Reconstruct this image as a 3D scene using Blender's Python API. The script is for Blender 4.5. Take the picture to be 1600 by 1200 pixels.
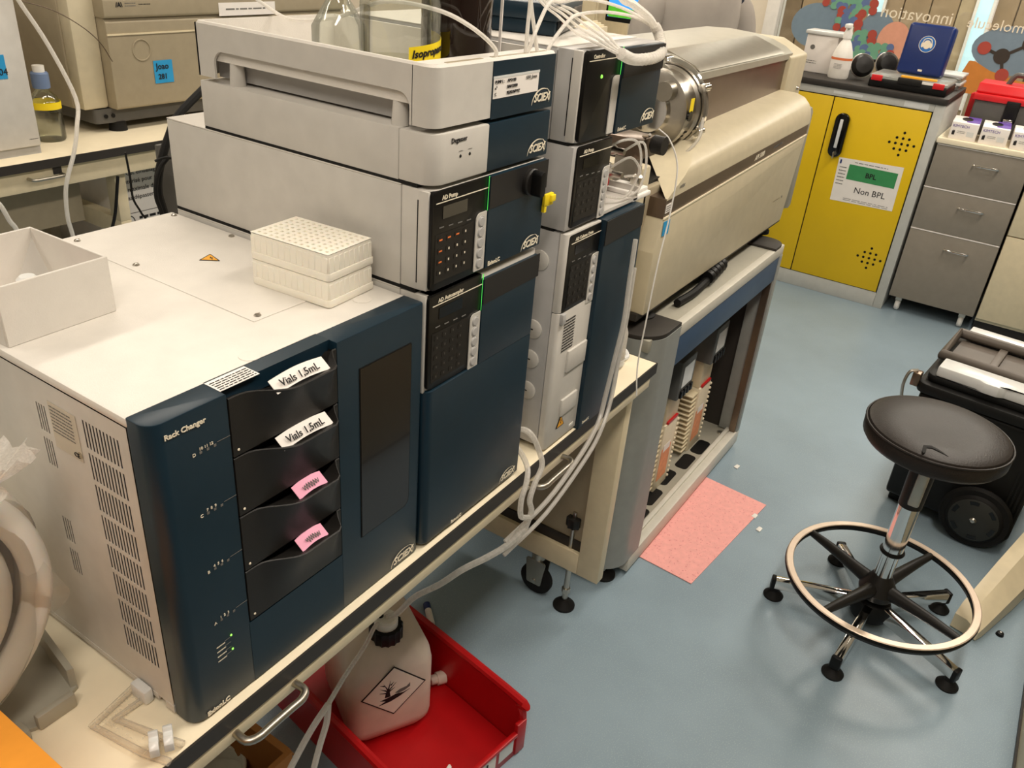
import bpy, bmesh, math, random
from mathutils import Vector, Matrix
random.seed(7)
PI = math.pi
# ------------------------------------------------------------------ scene, camera, light
for o in list(bpy.data.objects): bpy.data.objects.remove(o)
S = bpy.context.scene
COL = S.collection
H = 0.78            # bench-top height above the floor; coordinates below have z = 0 on the bench top
cd = bpy.data.cameras.new('camera'); cam = bpy.data.objects.new('camera', cd); COL.objects.link(cam)
cd.sensor_fit = 'HORIZONTAL'; cd.sensor_width = 36.0; cd.lens = 36.0*1291.825/1600.0
cd.clip_start = 0.02
yaw, pit, rol = math.radians(31.25979), math.radians(-28.94726), math.radians(5.11121)
fw = Vector((math.cos(pit)*math.cos(yaw), math.cos(pit)*math.sin(yaw), math.sin(pit)))
rt = fw.cross(Vector((0, 0, 1))).normalized(); up = rt.cross(fw)
r2 = math.cos(rol)*rt + math.sin(rol)*up; u2 = -math.sin(rol)*rt + math.cos(rol)*up
M = Matrix((r2, u2, -fw)).transposed().to_4x4()
M.translation = Vector((-0.76328, -0.60020, 0.83121 + H))
cam.matrix_world = M
S.camera = cam
w = bpy.data.worlds.new('world'); S.world = w; w.use_nodes = True
w.node_tree.nodes['Background'].inputs[0].default_value = (0.9, 0.85, 0.78, 1)
w.node_tree.nodes['Background'].inputs[1].default_value = 0.25
S.view_settings.view_transform = 'Standard'
S.view_settings.look = 'None'
S.view_settings.gamma = 1.0
S.view_settings.use_curve_mapping = False
S.view_settings.exposure = 0.0
CEIL = 2.75 - H
WARM = (1.0, 0.90, 0.775)
LIGHTS = []
def area(x, y, sx, sy, power, z=None, col=WARM):
    ld = bpy.data.lights.new('ceiling_light_lamp', 'AREA'); ld.shape = 'RECTANGLE'
    ld.size = sx; ld.size_y = sy; ld.energy = power; ld.color = col
    o = bpy.data.objects.new('ceiling_light_lamp', ld); COL.objects.link(o)
    o.location = (x, y, (CEIL - 0.035 if z is None else z) + H)
    LIGHTS.append((x, y, sx, sy))
LP = 27
for X in (-1.2, 0.6, 2.4, 4.0):
    area(X, -0.75, 1.2, 0.28, LP)
    area(X, 1.45, 1.2, 0.28, LP*.72)
area(5.6, -0.6, 0.3, 1.2, 46, col=(1, .92, .82)); area(5.6, 1.6, 0.3, 1.2, 40, col=(1, .92, .82))

# ------------------------------------------------------------------ materials
def lin(c):
    return tuple(((v/255)/12.92 if v/255 <= .04045 else ((v/255+.055)/1.055)**2.4) for v in c[:3]) + (1,)
MATS = {}
def mat(name, rgb, rough=.5, metal=0, var=.04, scale=30, bump=0, bscale=200, trans=0, alpha=1, emit=0, spec=.5, ior=1.45, coat=0, speck=None, sss=0):
    if name in MATS: return MATS[name]
    m = bpy.data.materials.new(name); m.use_nodes = True; nt = m.node_tree; b = nt.nodes['Principled BSDF']
    c = lin(rgb)
    tc = nt.nodes.new('ShaderNodeTexCoord')
    if var > 0:
        n = nt.nodes.new('ShaderNodeTexNoise'); n.inputs['Scale'].default_value = scale; n.inputs['Detail'].default_value = 3
        nt.links.new(tc.outputs['Object'], n.inputs['Vector'])
        r = nt.nodes.new('ShaderNodeMapRange'); r.inputs[1].default_value = .3; r.inputs[2].default_value = .7
        r.inputs[3].default_value = 1-var; r.inputs[4].default_value = 1+var
        nt.links.new(n.outputs['Fac'], r.inputs[0])
        mx = nt.nodes.new('ShaderNodeMix'); mx.data_type = 'RGBA'; mx.blend_type = 'MULTIPLY'; mx.inputs['Factor'].default_value = 1
        mx.inputs['A'].default_value = c
        nt.links.new(r.outputs[0], mx.inputs['B'])
        out = mx.outputs['Result']
        if speck:
            n2 = nt.nodes.new('ShaderNodeTexNoise'); n2.inputs['Scale'].default_value = speck[1]; n2.inputs['Detail'].default_value = 1
            nt.links.new(tc.outputs['Object'], n2.inputs['Vector'])
            r3 = nt.nodes.new('ShaderNodeMapRange'); r3.inputs[1].default_value = speck[2]; r3.inputs[2].default_value = speck[2]+.04
            nt.links.new(n2.outputs['Fac'], r3.inputs[0])
            m2 = nt.nodes.new('ShaderNodeMix'); m2.data_type = 'RGBA'; m2.inputs['B'].default_value = lin(speck[0])
            nt.links.new(r3.outputs[0], m2.inputs['Factor']); nt.links.new(out, m2.inputs['A']); out = m2.outputs['Result']
        nt.links.new(out, b.inputs['Base Color'])
    else:
        b.inputs['Base Color'].default_value = c
    if bump > 0:
        n = nt.nodes.new('ShaderNodeTexNoise'); n.inputs['Scale'].default_value = bscale; n.inputs['Detail'].default_value = 2
        nt.links.new(tc.outputs['Object'], n.inputs['Vector'])
        bp = nt.nodes.new('ShaderNodeBump'); bp.inputs['Strength'].default_value = bump; bp.inputs['Distance'].default_value = .002
        nt.links.new(n.outputs['Fac'], bp.inputs['Height']); nt.links.new(bp.outputs[0], b.inputs['Normal'])
    b.inputs['Roughness'].default_value = rough; b.inputs['Metallic'].default_value = metal
    b.inputs['Transmission Weight'].default_value = trans; b.inputs['IOR'].default_value = ior
    b.inputs['Specular IOR Level'].default_value = spec; b.inputs['Coat Weight'].default_value = coat
    b.inputs['Alpha'].default_value = alpha
    if sss: b.inputs['Subsurface Weight'].default_value = sss; b.inputs['Subsurface Radius'].default_value = (.02, .015, .01)
    if emit: b.inputs['Emission Color'].default_value = c; b.inputs['Emission Strength'].default_value = emit
    MATS[name] = m
    return m
def clear_mat(name, rgb, fac=.12, rough=.05, milky=0):
    """thin see-through plastic or pane: transparent, with a fresnel gloss and a little milky diffuse"""
    if name in MATS: return MATS[name]
    m = bpy.data.materials.new(name); m.use_nodes = True; nt = m.node_tree; nt.nodes.clear()
    o = nt.nodes.new('ShaderNodeOutputMaterial'); t = nt.nodes.new('ShaderNodeBsdfTransparent'); t.inputs[0].default_value = lin(rgb)
    g = nt.nodes.new('ShaderNodeBsdfGlossy'); g.inputs['Roughness'].default_value = rough
    lw = nt.nodes.new('ShaderNodeLayerWeight'); lw.inputs[0].default_value = .25
    ml = nt.nodes.new('ShaderNodeMath'); ml.operation = 'MULTIPLY_ADD'; ml.inputs[1].default_value = .7; ml.inputs[2].default_value = fac*.3
    nt.links.new(lw.outputs['Fresnel'], ml.inputs[0])
    mx = nt.nodes.new('ShaderNodeMixShader'); nt.links.new(ml.outputs[0], mx.inputs[0]); nt.links.new(t.outputs[0], mx.inputs[1]); nt.links.new(g.outputs[0], mx.inputs[2])
    last = mx
    if milky:
        d = nt.nodes.new('ShaderNodeBsdfDiffuse'); d.inputs[0].default_value = lin((250, 247, 242))
        tl = nt.nodes.new('ShaderNodeBsdfTranslucent'); tl.inputs[0].default_value = lin((250, 247, 242))
        a = nt.nodes.new('ShaderNodeMixShader'); a.inputs[0].default_value = .5; nt.links.new(d.outputs[0], a.inputs[1]); nt.links.new(tl.outputs[0], a.inputs[2])
        n = nt.nodes.new('ShaderNodeTexNoise'); n.inputs['Scale'].default_value = 25
        r = nt.nodes.new('ShaderNodeMapRange'); r.inputs[3].default_value = milky*.7; r.inputs[4].default_value = min(1, milky*1.3); nt.links.new(n.outputs['Fac'], r.inputs[0])
        x = nt.nodes.new('ShaderNodeMixShader'); nt.links.new(r.outputs[0], x.inputs[0]); nt.links.new(mx.outputs[0], x.inputs[1]); nt.links.new(a.outputs[0], x.inputs[2]); last = x
    nt.links.new(last.outputs[0], o.inputs[0])
    MATS[name] = m
    return m
mat('lc_white', (204, 200, 193), .42, bump=.05, bscale=900)
mat('lc_top', (222, 217, 209), .45, var=.03, bump=.15, bscale=700)
mat('lc_grey', (180, 178, 176), .4)
mat('navy', (19, 41, 54), .36, var=.05, spec=.4)
mat('navy_dark', (36, 35, 35), .42, spec=.35)
mat('bezel', (18, 17, 16), .28, spec=.3)
mat('keypad', (34, 31, 28), .4, spec=.3)
mat('black', (14, 14, 14), .45, spec=.3)
mat('black_gloss', (10, 10, 10), .12)
mat('black_plastic', (32, 30, 28), .42, bump=.1, bscale=900, spec=.35)
mat('rubber', (20, 19, 18), .65, spec=.3)
mat('plate_grey', (196, 188, 172), .5)
mat('white', (235, 232, 226), .5)
mat('white_glow', (240, 240, 235), .5, var=0)
mat('paper', (238, 232, 226), .8, var=.02)
mat('ink', (25, 22, 24), .7, var=0)
mat('grey_ink', (110, 108, 104), .7, var=0)
mat('pink_paper', (240, 170, 196), .8)
mat('pink_sheet', (246, 176, 170), .9, var=.05, scale=60, speck=((226, 146, 146), 150, .66), bump=.2, bscale=300)
mat('led_green', (150, 235, 90), .4, emit=1.0, var=0)
mat('led_line', (90, 235, 90), .4, emit=.75, var=0)
mat('key_dim', (74, 70, 64), .5, var=0)
mat('key_orange', (215, 110, 50), .5, emit=.25, var=0)
mat('yellow_label', (246, 218, 30), .55, var=.02)
mat('warn_orange', (240, 170, 40), .5, var=.02)
mat('beige_metal', (218, 204, 172), .45)
mat('beige_ms', (200, 189, 162), .45, bump=.1, bscale=600)
mat('beige_dark', (160, 148, 124), .5)
mat('worktop', (240, 228, 200), .42, var=.02)
mat('edge_black', (48, 44, 40), .5)
mat('floor_vinyl', (138, 157, 170), .33, var=.07, scale=5, bump=.06, bscale=260, speck=((150, 168, 176), 330, .60))
mat('wall_paint', (226, 216, 198), .7, var=.02)
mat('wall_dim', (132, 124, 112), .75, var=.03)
mat('ceiling_paint', (236, 232, 224), .85, var=.02)
mat('chrome', (230, 228, 225), .08, metal=1, var=0)
mat('steel', (190, 184, 174), .28, metal=1, var=.05)
mat('brushed', (176, 170, 158), .36, metal=1, var=.05)
mat('steel_dark', (122, 106, 92), .3, metal=.85, var=.1, scale=9)
mat('alu_grey', (172, 168, 154), .4, metal=.25)
mat('cart_grey', (150, 152, 148), .45, metal=.1)
mat('cart_frame', (208, 204, 192), .42)
mat('cart_blue', (62, 84, 112), .45)
mat('cart_dark', (46, 42, 38), .6)
mat('cab_yellow', (226, 188, 14), .42, var=.03, scale=5)
mat('cab_grey', (190, 190, 184), .45)
mat('ped_grey', (140, 132, 120), .5)
mat('red_plastic', (176, 12, 18), .36, var=.06, scale=12)
mat('toolbox_red', (214, 34, 40), .38)
mat('tool_grey', (88, 86, 82), .5)
mat('hdpe', (226, 210, 196), .42, sss=.15)
mat('unit_cream', (226, 214, 188), .5)
mat('unit_peach', (226, 150, 106), .6, var=.15, scale=40)
mat('hdpe_white', (240, 236, 228), .42)
mat('sky_sticker', (40, 150, 205), .6)
mat('cardboard', (176, 118, 62), .85, bump=.2, bscale=120)
mat('orange_card', (240, 158, 52), .8, var=.05)
mat('leather', (38, 33, 30), .42, var=.15, scale=14, bump=.25, bscale=260, spec=.28)
mat('leather_crack', (12, 11, 10), .8)
mat('ring_silver', (216, 196, 176), .34, metal=.4)
mat('trolley_black', (18, 18, 17), .5, spec=.35)
mat('hub_grey', (52, 53, 50), .5, spec=.35)
mat('trolley_grey', (94, 86, 78), .5)
mat('clear_grey', (216, 217, 215), .25, var=.03)
mat('case_blue', (22, 44, 104), .36)
mat('blue_sign', (40, 110, 190), .4)
mat('paper_green', (58, 140, 84), .8)
mat('purple', (100, 72, 160), .6)
mat('orange_red', (226, 120, 70), .6)
mat('coat_grey', (168, 160, 152), .85, var=.08, scale=9, bump=.3, bscale=14)
mat('skin', (196, 150, 126), .55)
mat('hair', (48, 36, 28), .6)
mat('trousers', (44, 48, 60), .85)
mat('screen_blue', (60, 150, 235), .4, emit=.8, var=0)
mat('screen_green', (80, 170, 40), .4, emit=.6, var=.2, scale=30)
mat('day_window', (190, 225, 235), .4, emit=.5, var=.1, scale=3)
mat('cap_blue', (112, 132, 168), .45)
mat('amber', (30, 18, 14), .08, var=.05, coat=.5)
mat('bag_white', (248, 244, 236), .45, var=.02, scale=12, sss=.3)
mat('sticker_bluegrey', (120, 140, 156), .5)
mat('sticker_orange', (206, 132, 58), .5)
mat('sticker_pink', (222, 160, 134), .5)
mat('sticker_red', (172, 74, 62), .45)
mat('sticker_green', (112, 166, 138), .45)
mat('sticker_bluemol', (96, 116, 160), .45)
mat('sticker_dark', (58, 52, 46), .45)
mat('white_letter', (236, 226, 204), .5, var=0)
mat('wood_a', (150, 128, 100), .6, var=.18, scale=7)
mat('wood_b', (122, 104, 82), .6, var=.18, scale=7)
mat('wood_c', (172, 154, 124), .6, var=.18, scale=7)
mat('pp_plate', (246, 240, 226), .35, var=.02, sss=.2)
mat('window_brown', (26, 19, 16), .12, coat=.3)
mat('switch_grey', (92, 94, 92), .45)
clear_mat('glass', (250, 252, 250), .15)
clear_mat('bottle_glass', (250, 252, 248), .2, .03)
clear_mat('liquid', (252, 252, 246), .05)
clear_mat('tube_clear', (250, 248, 244), .2, .25, milky=.5)
clear_mat('tube_white', (250, 248, 244), .2, .25, milky=.85)
clear_mat('bag_film', (255, 254, 252), .05, .15, milky=.07)
clear_mat('coil_pl', (255, 250, 244), .1, .4, milky=.95)
clear_mat('bag_neckfilm', (250, 246, 240), .2, .2, milky=.6)
clear_mat('channel_pl', (254, 252, 248), .04, .4, milky=.2)
clear_mat('clear_lid', (225, 232, 228), .2, .1, milky=.3)

# ------------------------------------------------------------------ mesh helpers
FRAME = {}
def rpoly(pts, r, seg=5):
    """round the corners of a closed 2D polygon; r is one radius or a list"""
    n = len(pts); out = []
    for i in range(n):
        p = Vector(pts[i]); a = Vector(pts[i-1]); b = Vector(pts[(i+1) % n]); rr = r[i] if isinstance(r, (list, tuple)) else r
        if rr <= 0: out.append(tuple(p)); continue
        da = (a-p).normalized(); db = (b-p).normalized()
        ang = da.angle(db); t = min(rr/math.tan(ang/2), (a-p).length*.49, (b-p).length*.49); rr2 = t*math.tan(ang/2)
        c = p + (da+db).normalized()*(rr2/math.sin(ang/2))
        s = p+da*t - c; e = p+db*t - c
        a0 = math.atan2(s.y, s.x); a1 = math.atan2(e.y, e.x); d = (a1-a0+PI) % (2*PI) - PI
        for k in range(seg+1):
            q = a0 + d*k/seg; out.append((c.x+rr2*math.cos(q), c.y+rr2*math.sin(q)))
    return out
def circ(cx, cy, r, n=24, ry=None):
    return [(cx+r*math.cos(2*PI*k/n), cy+(ry or r)*math.sin(2*PI*k/n)) for k in range(n)]
def catmull(P, n=6, closed=False):
    P = [Vector(p) for p in P]; out = []
    m = len(P)
    rng = range(m) if closed else range(m-1)
    for i in rng:
        p1, p2 = P[i], P[(i+1) % m]
        p0 = P[i-1] if (closed or i > 0) else p1*2-p2
        p3 = P[(i+2) % m] if (closed or i+2 < m) else p2*2-p1
        for k in range(n):
            t = k/n
            out.append(.5*((2*p1)+(p2-p0)*t+(2*p0-5*p1+4*p2-p3)*t*t+(3*p1-p0-3*p2+p3)*t**3))
    if not closed: out.append(P[-1])
    return out
class MB:
    def __init__(s): s.v = []; s.f = []; s.mi = []
    def add(s, vs, fs, mi=0):
        b = len(s.v); s.v += [tuple(v) for v in vs]; s.f += [tuple(i+b for i in f) for f in fs]; s.mi += [mi]*len(fs); return s
    def box(s, x0, x1, y0, y1, z0, z1, bev=0, seg=2, mi=0):
        if x0 > x1: x0, x1 = x1, x0
        if y0 > y1: y0, y1 = y1, y0
        if z0 > z1: z0, z1 = z1, z0
        if bev <= 0:
            v = [(x, y, z) for x in (x0, x1) for y in (y0, y1) for z in (z0, z1)]
            return s.add(v, [(0, 1, 3, 2), (4, 6, 7, 5), (0, 4, 5, 1), (2, 3, 7, 6), (0, 2, 6, 4), (1, 5, 7, 3)], mi)
        bm = bmesh.new(); bmesh.ops.create_cube(bm, size=1)
        for v in bm.verts: v.co = Vector(((x0+x1)/2+v.co.x*(x1-x0), (y0+y1)/2+v.co.y*(y1-y0), (z0+z1)/2+v.co.z*(z1-z0)))
        bev = min(bev, .49*min(x1-x0, y1-y0, z1-z0))
        bmesh.ops.bevel(bm, geom=bm.edges[:], offset=bev, segments=seg, profile=.5, affect='EDGES')
        return s.bm(bm, mi)
    def bm(s, bm, mi=0):
        bm.verts.index_update()
        s.add([v.co.copy() for v in bm.verts], [[v.index for v in f.verts] for f in bm.faces], mi); bm.free(); return s
    def prism(s, pts, axis, a, b, mi=0, bev=0):
        n = len(pts)
        def P(p, h): return {'x': (h, p[0], p[1]), 'y': (p[0], h, p[1]), 'z': (p[0], p[1], h)}[axis]
        if bev:
            bm = bmesh.new()
            A = [bm.verts.new(P(p, a)) for p in pts]; B = [bm.verts.new(P(p, b)) for p in pts]
            fa = bm.faces.new(A); fb = bm.faces.new(B[::-1])
            for i in range(n): bm.faces.new((A[i], A[(i+1) % n], B[(i+1) % n], B[i]))
            bmesh.ops.recalc_face_normals(bm, faces=bm.faces[:])
            bmesh.ops.bevel(bm, geom=list({e for f in (fa, fb) for e in f.edges}), offset=bev, segments=2, profile=.5, affect='EDGES')
            return s.bm(bm, mi)
        v = [P(p, a) for p in pts]+[P(p, b) for p in pts]
        return s.add(v, [tuple(range(n)), tuple(range(2*n-1, n-1, -1))]+[(i, i+n, (i+1) % n+n, (i+1) % n) for i in range(n)], mi)
    def lathe(s, prof, c=(0, 0, 0), axis='z', n=24, mi=0, cap=True):
        c = Vector(c); vs = []; fs = []
        for (r, h) in prof:
            for k in range(n):
                a = 2*PI*k/n; x, y = r*math.cos(a), r*math.sin(a)
                vs.append(c+{'z': Vector((x, y, h)), 'y': Vector((x, h, y)), 'x': Vector((h, x, y))}[axis])
        for i in range(len(prof)-1):
            for k in range(n):
                fs.append((i*n+k, i*n+(k+1) % n, (i+1)*n+(k+1) % n, (i+1)*n+k))
        if cap:
            if prof[0][0] > 1e-6: fs.append(tuple(range(n))[::-1])
            if prof[-1][0] > 1e-6: fs.append(tuple(range((len(prof)-1)*n, len(prof)*n)))
        return s.add(vs, fs, mi)
    def tube(s, P, r, n=8, closed=False, smooth=5, mi=0, rs=None):
        if smooth: P = catmull(P, smooth, closed)
        P = [Vector(p) for p in P]; m = len(P); vs = []; fs = []; ref = None
        for i in range(m):
            a = P[i-1] if (i > 0 or closed) else P[i]; b = P[(i+1) % m] if (i < m-1 or closed) else P[i]
            t = (b-a).normalized() if (b-a).length > 1e-9 else Vector((0, 0, 1))
            if ref is None: ref = t.orthogonal().normalized()
            else: ref = (ref-t*ref.dot(t)); ref = ref.normalized() if ref.length > 1e-6 else t.orthogonal().normalized()
            q = t.cross(ref); rr = rs(i/(m-1)) if rs else r
            for k in range(n):
                an = 2*PI*k/n; vs.append(P[i]+(ref*math.cos(an)+q*math.sin(an))*rr)
        for i in range(m if closed else m-1):
            j = (i+1) % m
            for k in range(n): fs.append((i*n+k, i*n+(k+1) % n, j*n+(k+1) % n, j*n+k))
        if not closed: fs += [tuple(range(n))[::-1], tuple(range((m-1)*n, m*n))]
        return s.add(vs, fs, mi)
    def cyl(s, p0, p1, r, n=16, r1=None, mi=0):
        p0, p1 = Vector(p0), Vector(p1); t = (p1-p0).normalized(); a = t.orthogonal().normalized(); b = t.cross(a)
        vs = []
        for p, rr in ((p0, r), (p1, r if r1 is None else r1)):
            vs += [p+(a*math.cos(2*PI*k/n)+b*math.sin(2*PI*k/n))*rr for k in range(n)]
        return s.add(vs, [(k, (k+1) % n, (k+1) % n+n, k+n) for k in range(n)]+[tuple(range(n))[::-1], tuple(range(n, 2*n))], mi)
    def torus(s, c, R, r, axis='z', n=40, m=10, sq=1):
        c = Vector(c); vs = []; fs = []
        for i in range(n):
            a = 2*PI*i/n
            for k in range(m):
                b = 2*PI*k/m; rr = R+r*math.cos(b); h = r*sq*math.sin(b)
                x, y = rr*math.cos(a), rr*math.sin(a)
                vs.append(c+{'z': Vector((x, y, h)), 'y': Vector((x, h, y)), 'x': Vector((h, x, y))}[axis])
        for i in range(n):
            for k in range(m): fs.append((i*m+k, i*m+(k+1) % m, ((i+1) % n)*m+(k+1) % m, ((i+1) % n)*m+k))
        return s.add(vs, fs)
    def xf(s, Mx):
        s.v = [tuple(Mx @ Vector(v)) for v in s.v]; return s
    def quad(s, o, r, u, w, h, t=.0006, mi=0):
        """thin slab: origin o (centre), right r, up u, size w x h, thickness t towards the normal"""
        o, r, u = Vector(o), Vector(r).normalized(), Vector(u).normalized(); nn = r.cross(u)
        c = [o+r*(a*w/2)+u*(b*h/2) for a, b in ((-1, -1), (1, -1), (1, 1), (-1, 1))]
        v = c+[p+nn*t for p in c]
        return s.add(v, [(3, 2, 1, 0), (4, 5, 6, 7)]+[(i, (i+1) % 4, (i+1) % 4+4, i+4) for i in range(4)], mi)
    def build(s, name, m, parent=None, local=False, angle=38, label=None):
        me = bpy.data.meshes.new(name)
        off = FRAME.get(parent.name, Vector((0, 0, 0))) if (parent and not local) else Vector((0, 0, 0))
        vs = [Vector(v)-off for v in s.v]
        base = None
        if parent is None:
            lo = [min(v[i] for v in vs) for i in range(3)]; hi = [max(v[i] for v in vs) for i in range(3)]
            base = Vector(((lo[0]+hi[0])/2, (lo[1]+hi[1])/2, lo[2])); vs = [v-base for v in vs]
        me.from_pydata([tuple(v) for v in vs], [], s.f)
        for mm in (m if isinstance(m, (list, tuple)) else [m]): me.materials.append(MATS[mm])
        if any(s.mi): me.polygons.foreach_set('material_index', s.mi)
        bmx = bmesh.new(); bmx.from_mesh(me); bmesh.ops.recalc_face_normals(bmx, faces=bmx.faces[:]); bmx.to_mesh(me); bmx.free()
        me.polygons.foreach_set('use_smooth', [True]*len(me.polygons))
        me.set_sharp_from_angle(angle=math.radians(angle))
        me.update()
        o = bpy.data.objects.new(name, me); COL.objects.link(o)
        if parent is None: o.location = base+Vector((0, 0, H)); FRAME[o.name] = base
        else: o.parent = parent; FRAME[o.name] = FRAME.get(parent.name, Vector((0, 0, 0)))
        if label: o['label'] = label
        return o
def tag(o, label=None, cat=None, group=None, kind=None):
    if label: o['label'] = label
    if cat: o['category'] = cat
    if group: o['group'] = group
    if kind: o['kind'] = kind
    return o
def thing(name, label, cat, loc, rz=0, group=None, kind=None):
    o = bpy.data.objects.new(name, None); COL.objects.link(o)
    o.location = (loc[0], loc[1], loc[2]+H); o.rotation_euler = (0, 0, rz); o.empty_display_size = .05
    FRAME[o.name] = Vector(loc)
    return tag(o, label, cat, group, kind)
def inst(o, d, parent=None):
    c = o.copy(); COL.objects.link(c); c.parent = parent or o.parent; c.location = o.location+Vector(d); FRAME[c.name] = FRAME.get(o.name, Vector())
    return c
def copy_tree(o, parent=None):
    c = o.copy(); COL.objects.link(c); c.parent = parent; FRAME[c.name] = FRAME.get(o.name, Vector())
    for ch in list(o.children): copy_tree(ch, c)
    return c
def txt(parent, body, size, o, r=(1, 0, 0), u=(0, 0, 1), m='white_letter', name='lettering', align='LEFT', ext=.0003, local=False, shear=0, bold=0, wide=1, lift=.0004):
    cu = bpy.data.curves.new('t', 'FONT'); cu.body = body; cu.size = size; cu.extrude = ext; cu.align_x = align; cu.shear = shear; cu.offset = bold; cu.resolution_u = 2
    tmp = bpy.data.objects.new('t', cu)
    me = bpy.data.meshes.new_from_object(tmp); bpy.data.objects.remove(tmp)
    r, u, o = Vector(r).normalized(), Vector(u).normalized(), Vector(o); n = r.cross(u)
    mb = MB()
    mb.add([o+r*(v.co.x*wide)+u*v.co.y+n*(v.co.z+lift+ext) for v in me.vertices], [list(p.vertices) for p in me.polygons])
    bpy.data.meshes.remove(me)
    return mb.build(name, m, parent, local)
def logo(parent, o, r=(1, 0, 0), u=(0, 0, 1), s=.012, local=False):
    """the white maker's mark: slanted word under two swooshes"""
    txt(parent, 'SCIEX', s*1.28, o, r, u, 'white_letter', 'maker_mark', shear=.25, bold=s*.03, local=local)
    r, u, o = Vector(r).normalized(), Vector(u).normalized(), Vector(o); n = r.cross(u)
    mb = MB()
    for (cx, cy, a, b, t0, t1, wd) in ((1.75, -.30, 2.15, 1.75, PI*1.0, PI*.36, .09), (2.25, .35, 1.35, 1.05, PI*.42, -PI*.20, .10)):
        vs = []; N = 14
        for k in range(N+1):
            t = t0+(t1-t0)*k/N; wk = wd*math.sin(PI*k/N)+.02
            for q in (1, 1-wk):
                p = o+r*(s*(cx+a*q*math.cos(t)))+u*(s*(cy+b*q*math.sin(t)))
                vs.append(p+n*.0005)
        mb.add(vs, [(2*k, 2*k+1, 2*k+3, 2*k+2) for k in range(N)])
    mb.build('maker_swoosh', 'white_letter', parent, local)
def lines(parent, o, r, u, w, h, rows, m='grey_ink', th=.28, seed=1, local=False, name='print_lines'):
    """unreadably small print as short flat strokes"""
    rd = random.Random(seed); mb = MB(); r, u, o = Vector(r).normalized(), Vector(u).normalized(), Vector(o)
    for i in range(rows):
        y = h/2-h*(i+.5)/rows; x = -w/2
        while x < w/2-.02*w:
            L = rd.uniform(.06, .2)*w; L = min(L, w/2-x)
            mb.quad(o+r*(x+L/2)+u*y+r.cross(u)*.0002, r, u, L, h/rows*th, .0002); x += L+.03*w
    mb.build(name, m, parent, local)

# ------------------------------------------------------------------ room shell
FZ = -H
XA, XB, YA, YB = -2.7, 4.75, -2.9, 3.35
def struct(o): o['kind'] = 'structure'; return o
struct(MB().box(XA-.1, 7.2, YA-.1, YB+.1, FZ-.1, FZ).build('floor', 'floor_vinyl'))
struct(MB().box(XA-.1, 7.2, YA-.1, YB+.1, CEIL, CEIL+.1).build('ceiling', 'ceiling_paint'))
struct(MB().box(XA-.1, XA, YA-.1, YB+.1, FZ, CEIL).build('wall_near', 'wall_dim'))
struct(MB().box(XA, 7.1, YA-.1, YA, FZ, CEIL).build('wall_right', 'wall_dim'))
struct(MB().box(XA, 7.1, YB, YB+.1, FZ, CEIL).build('wall_left', 'wall_paint'))
# far side: glass partition with white posts, a plain wall beyond the door post
struct(MB().box(XB, XB+.1, 2.0, YB, FZ, CEIL).build('wall_far', 'wall_paint'))
win = thing('window_1', None, None, (XB, 0, FZ)); struct(win)
for i, (a, b) in enumerate(((YA, -1.35), (-1.35, -.075), (-.075, 1.08))):
    MB().box(XB+.03, XB+.04, a+.003, b-.003, FZ+.06, CEIL-.06).build('pane', 'glass', win)
MB().box(XB, XB+.07, YA, 1.08, FZ, FZ+.06).build('sill', 'wall_paint', win)
MB().box(XB, XB+.07, YA, 1.08, CEIL-.06, CEIL).build('head', 'wall_paint', win)
for y in (-1.35, -.075): MB().box(XB+.028, XB+.042, y-.003, y+.003, FZ+.06, CEIL-.06).build('joint', 'white', win)
dr = thing('door_1', None, None, (XB, 1.5, FZ)); struct(dr)
MB().box(XB-.02, XB+.1, 1.08, 1.16, FZ, CEIL, .004).build('door_frame', 'white', dr)
MB().box(XB-.02, XB+.1, 1.92, 2.0, FZ, CEIL, .004).build('door_frame', 'white', dr)
MB().box(XB+.02, XB+.06, 1.16, 1.92, FZ+.005, CEIL-.1).build('door_leaf', 'wall_paint', dr)
MB().box(XB+.02, XB+.08, 1.16, 1.92, CEIL-.1, CEIL).build('door_head', 'white', dr)
hd = MB().tube([(XB+.02, 1.26, .26), (XB-.03, 1.26, .26), (XB-.03, 1.38, .26)], .01, smooth=0).build('door_handle', 'steel', dr)
# corridor wall of upright planks behind the glass
cw = struct(MB().box(6.62, 6.72, YA, YB, FZ, CEIL).build('wall_corridor', 'wood_b'))
y = YA+.01; k = 0
rd = random.Random(3); proto = {}
while y < YB-.2:
    wd = .19; mname = ('wood_a', 'wood_b', 'wood_c')[rd.choice((0, 0, 1, 2))]
    if mname not in proto:
        proto[mname] = MB().box(6.60, 6.62, y, y+wd-.008, FZ+.01, CEIL-.01, .003, 1).build('plank', mname, cw); proto[mname]['y0'] = y
    else:
        c = inst(proto[mname], (0, y-proto[mname]['y0'], 0), cw)
    y += wd
for o in proto.values(): del o['y0']
for o in COL.objects:
    if o.name.startswith('plank') and 'y0' in o: del o['y0']
wn2 = thing('window_2', None, None, (6.6, .15, FZ)); struct(wn2)
MB().box(6.585, 6.6, .12, .21, -.1, CEIL-.3).build('pane', 'day_window', wn2); MB().box(6.575, 6.6, .10, .12, -.13, CEIL-.27).box(6.575, 6.6, .21, .23, -.13, CEIL-.27).build('frame', 'white', wn2)
MB().box(6.585, 6.6, .86, .93, -.1, CEIL-.3).build('pane', 'day_window', wn2); MB().box(6.575, 6.6, .84, .86, -.13, CEIL-.27).box(6.575, 6.6, .93, .95, -.13, CEIL-.27).build('frame', 'white', wn2)
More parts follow.
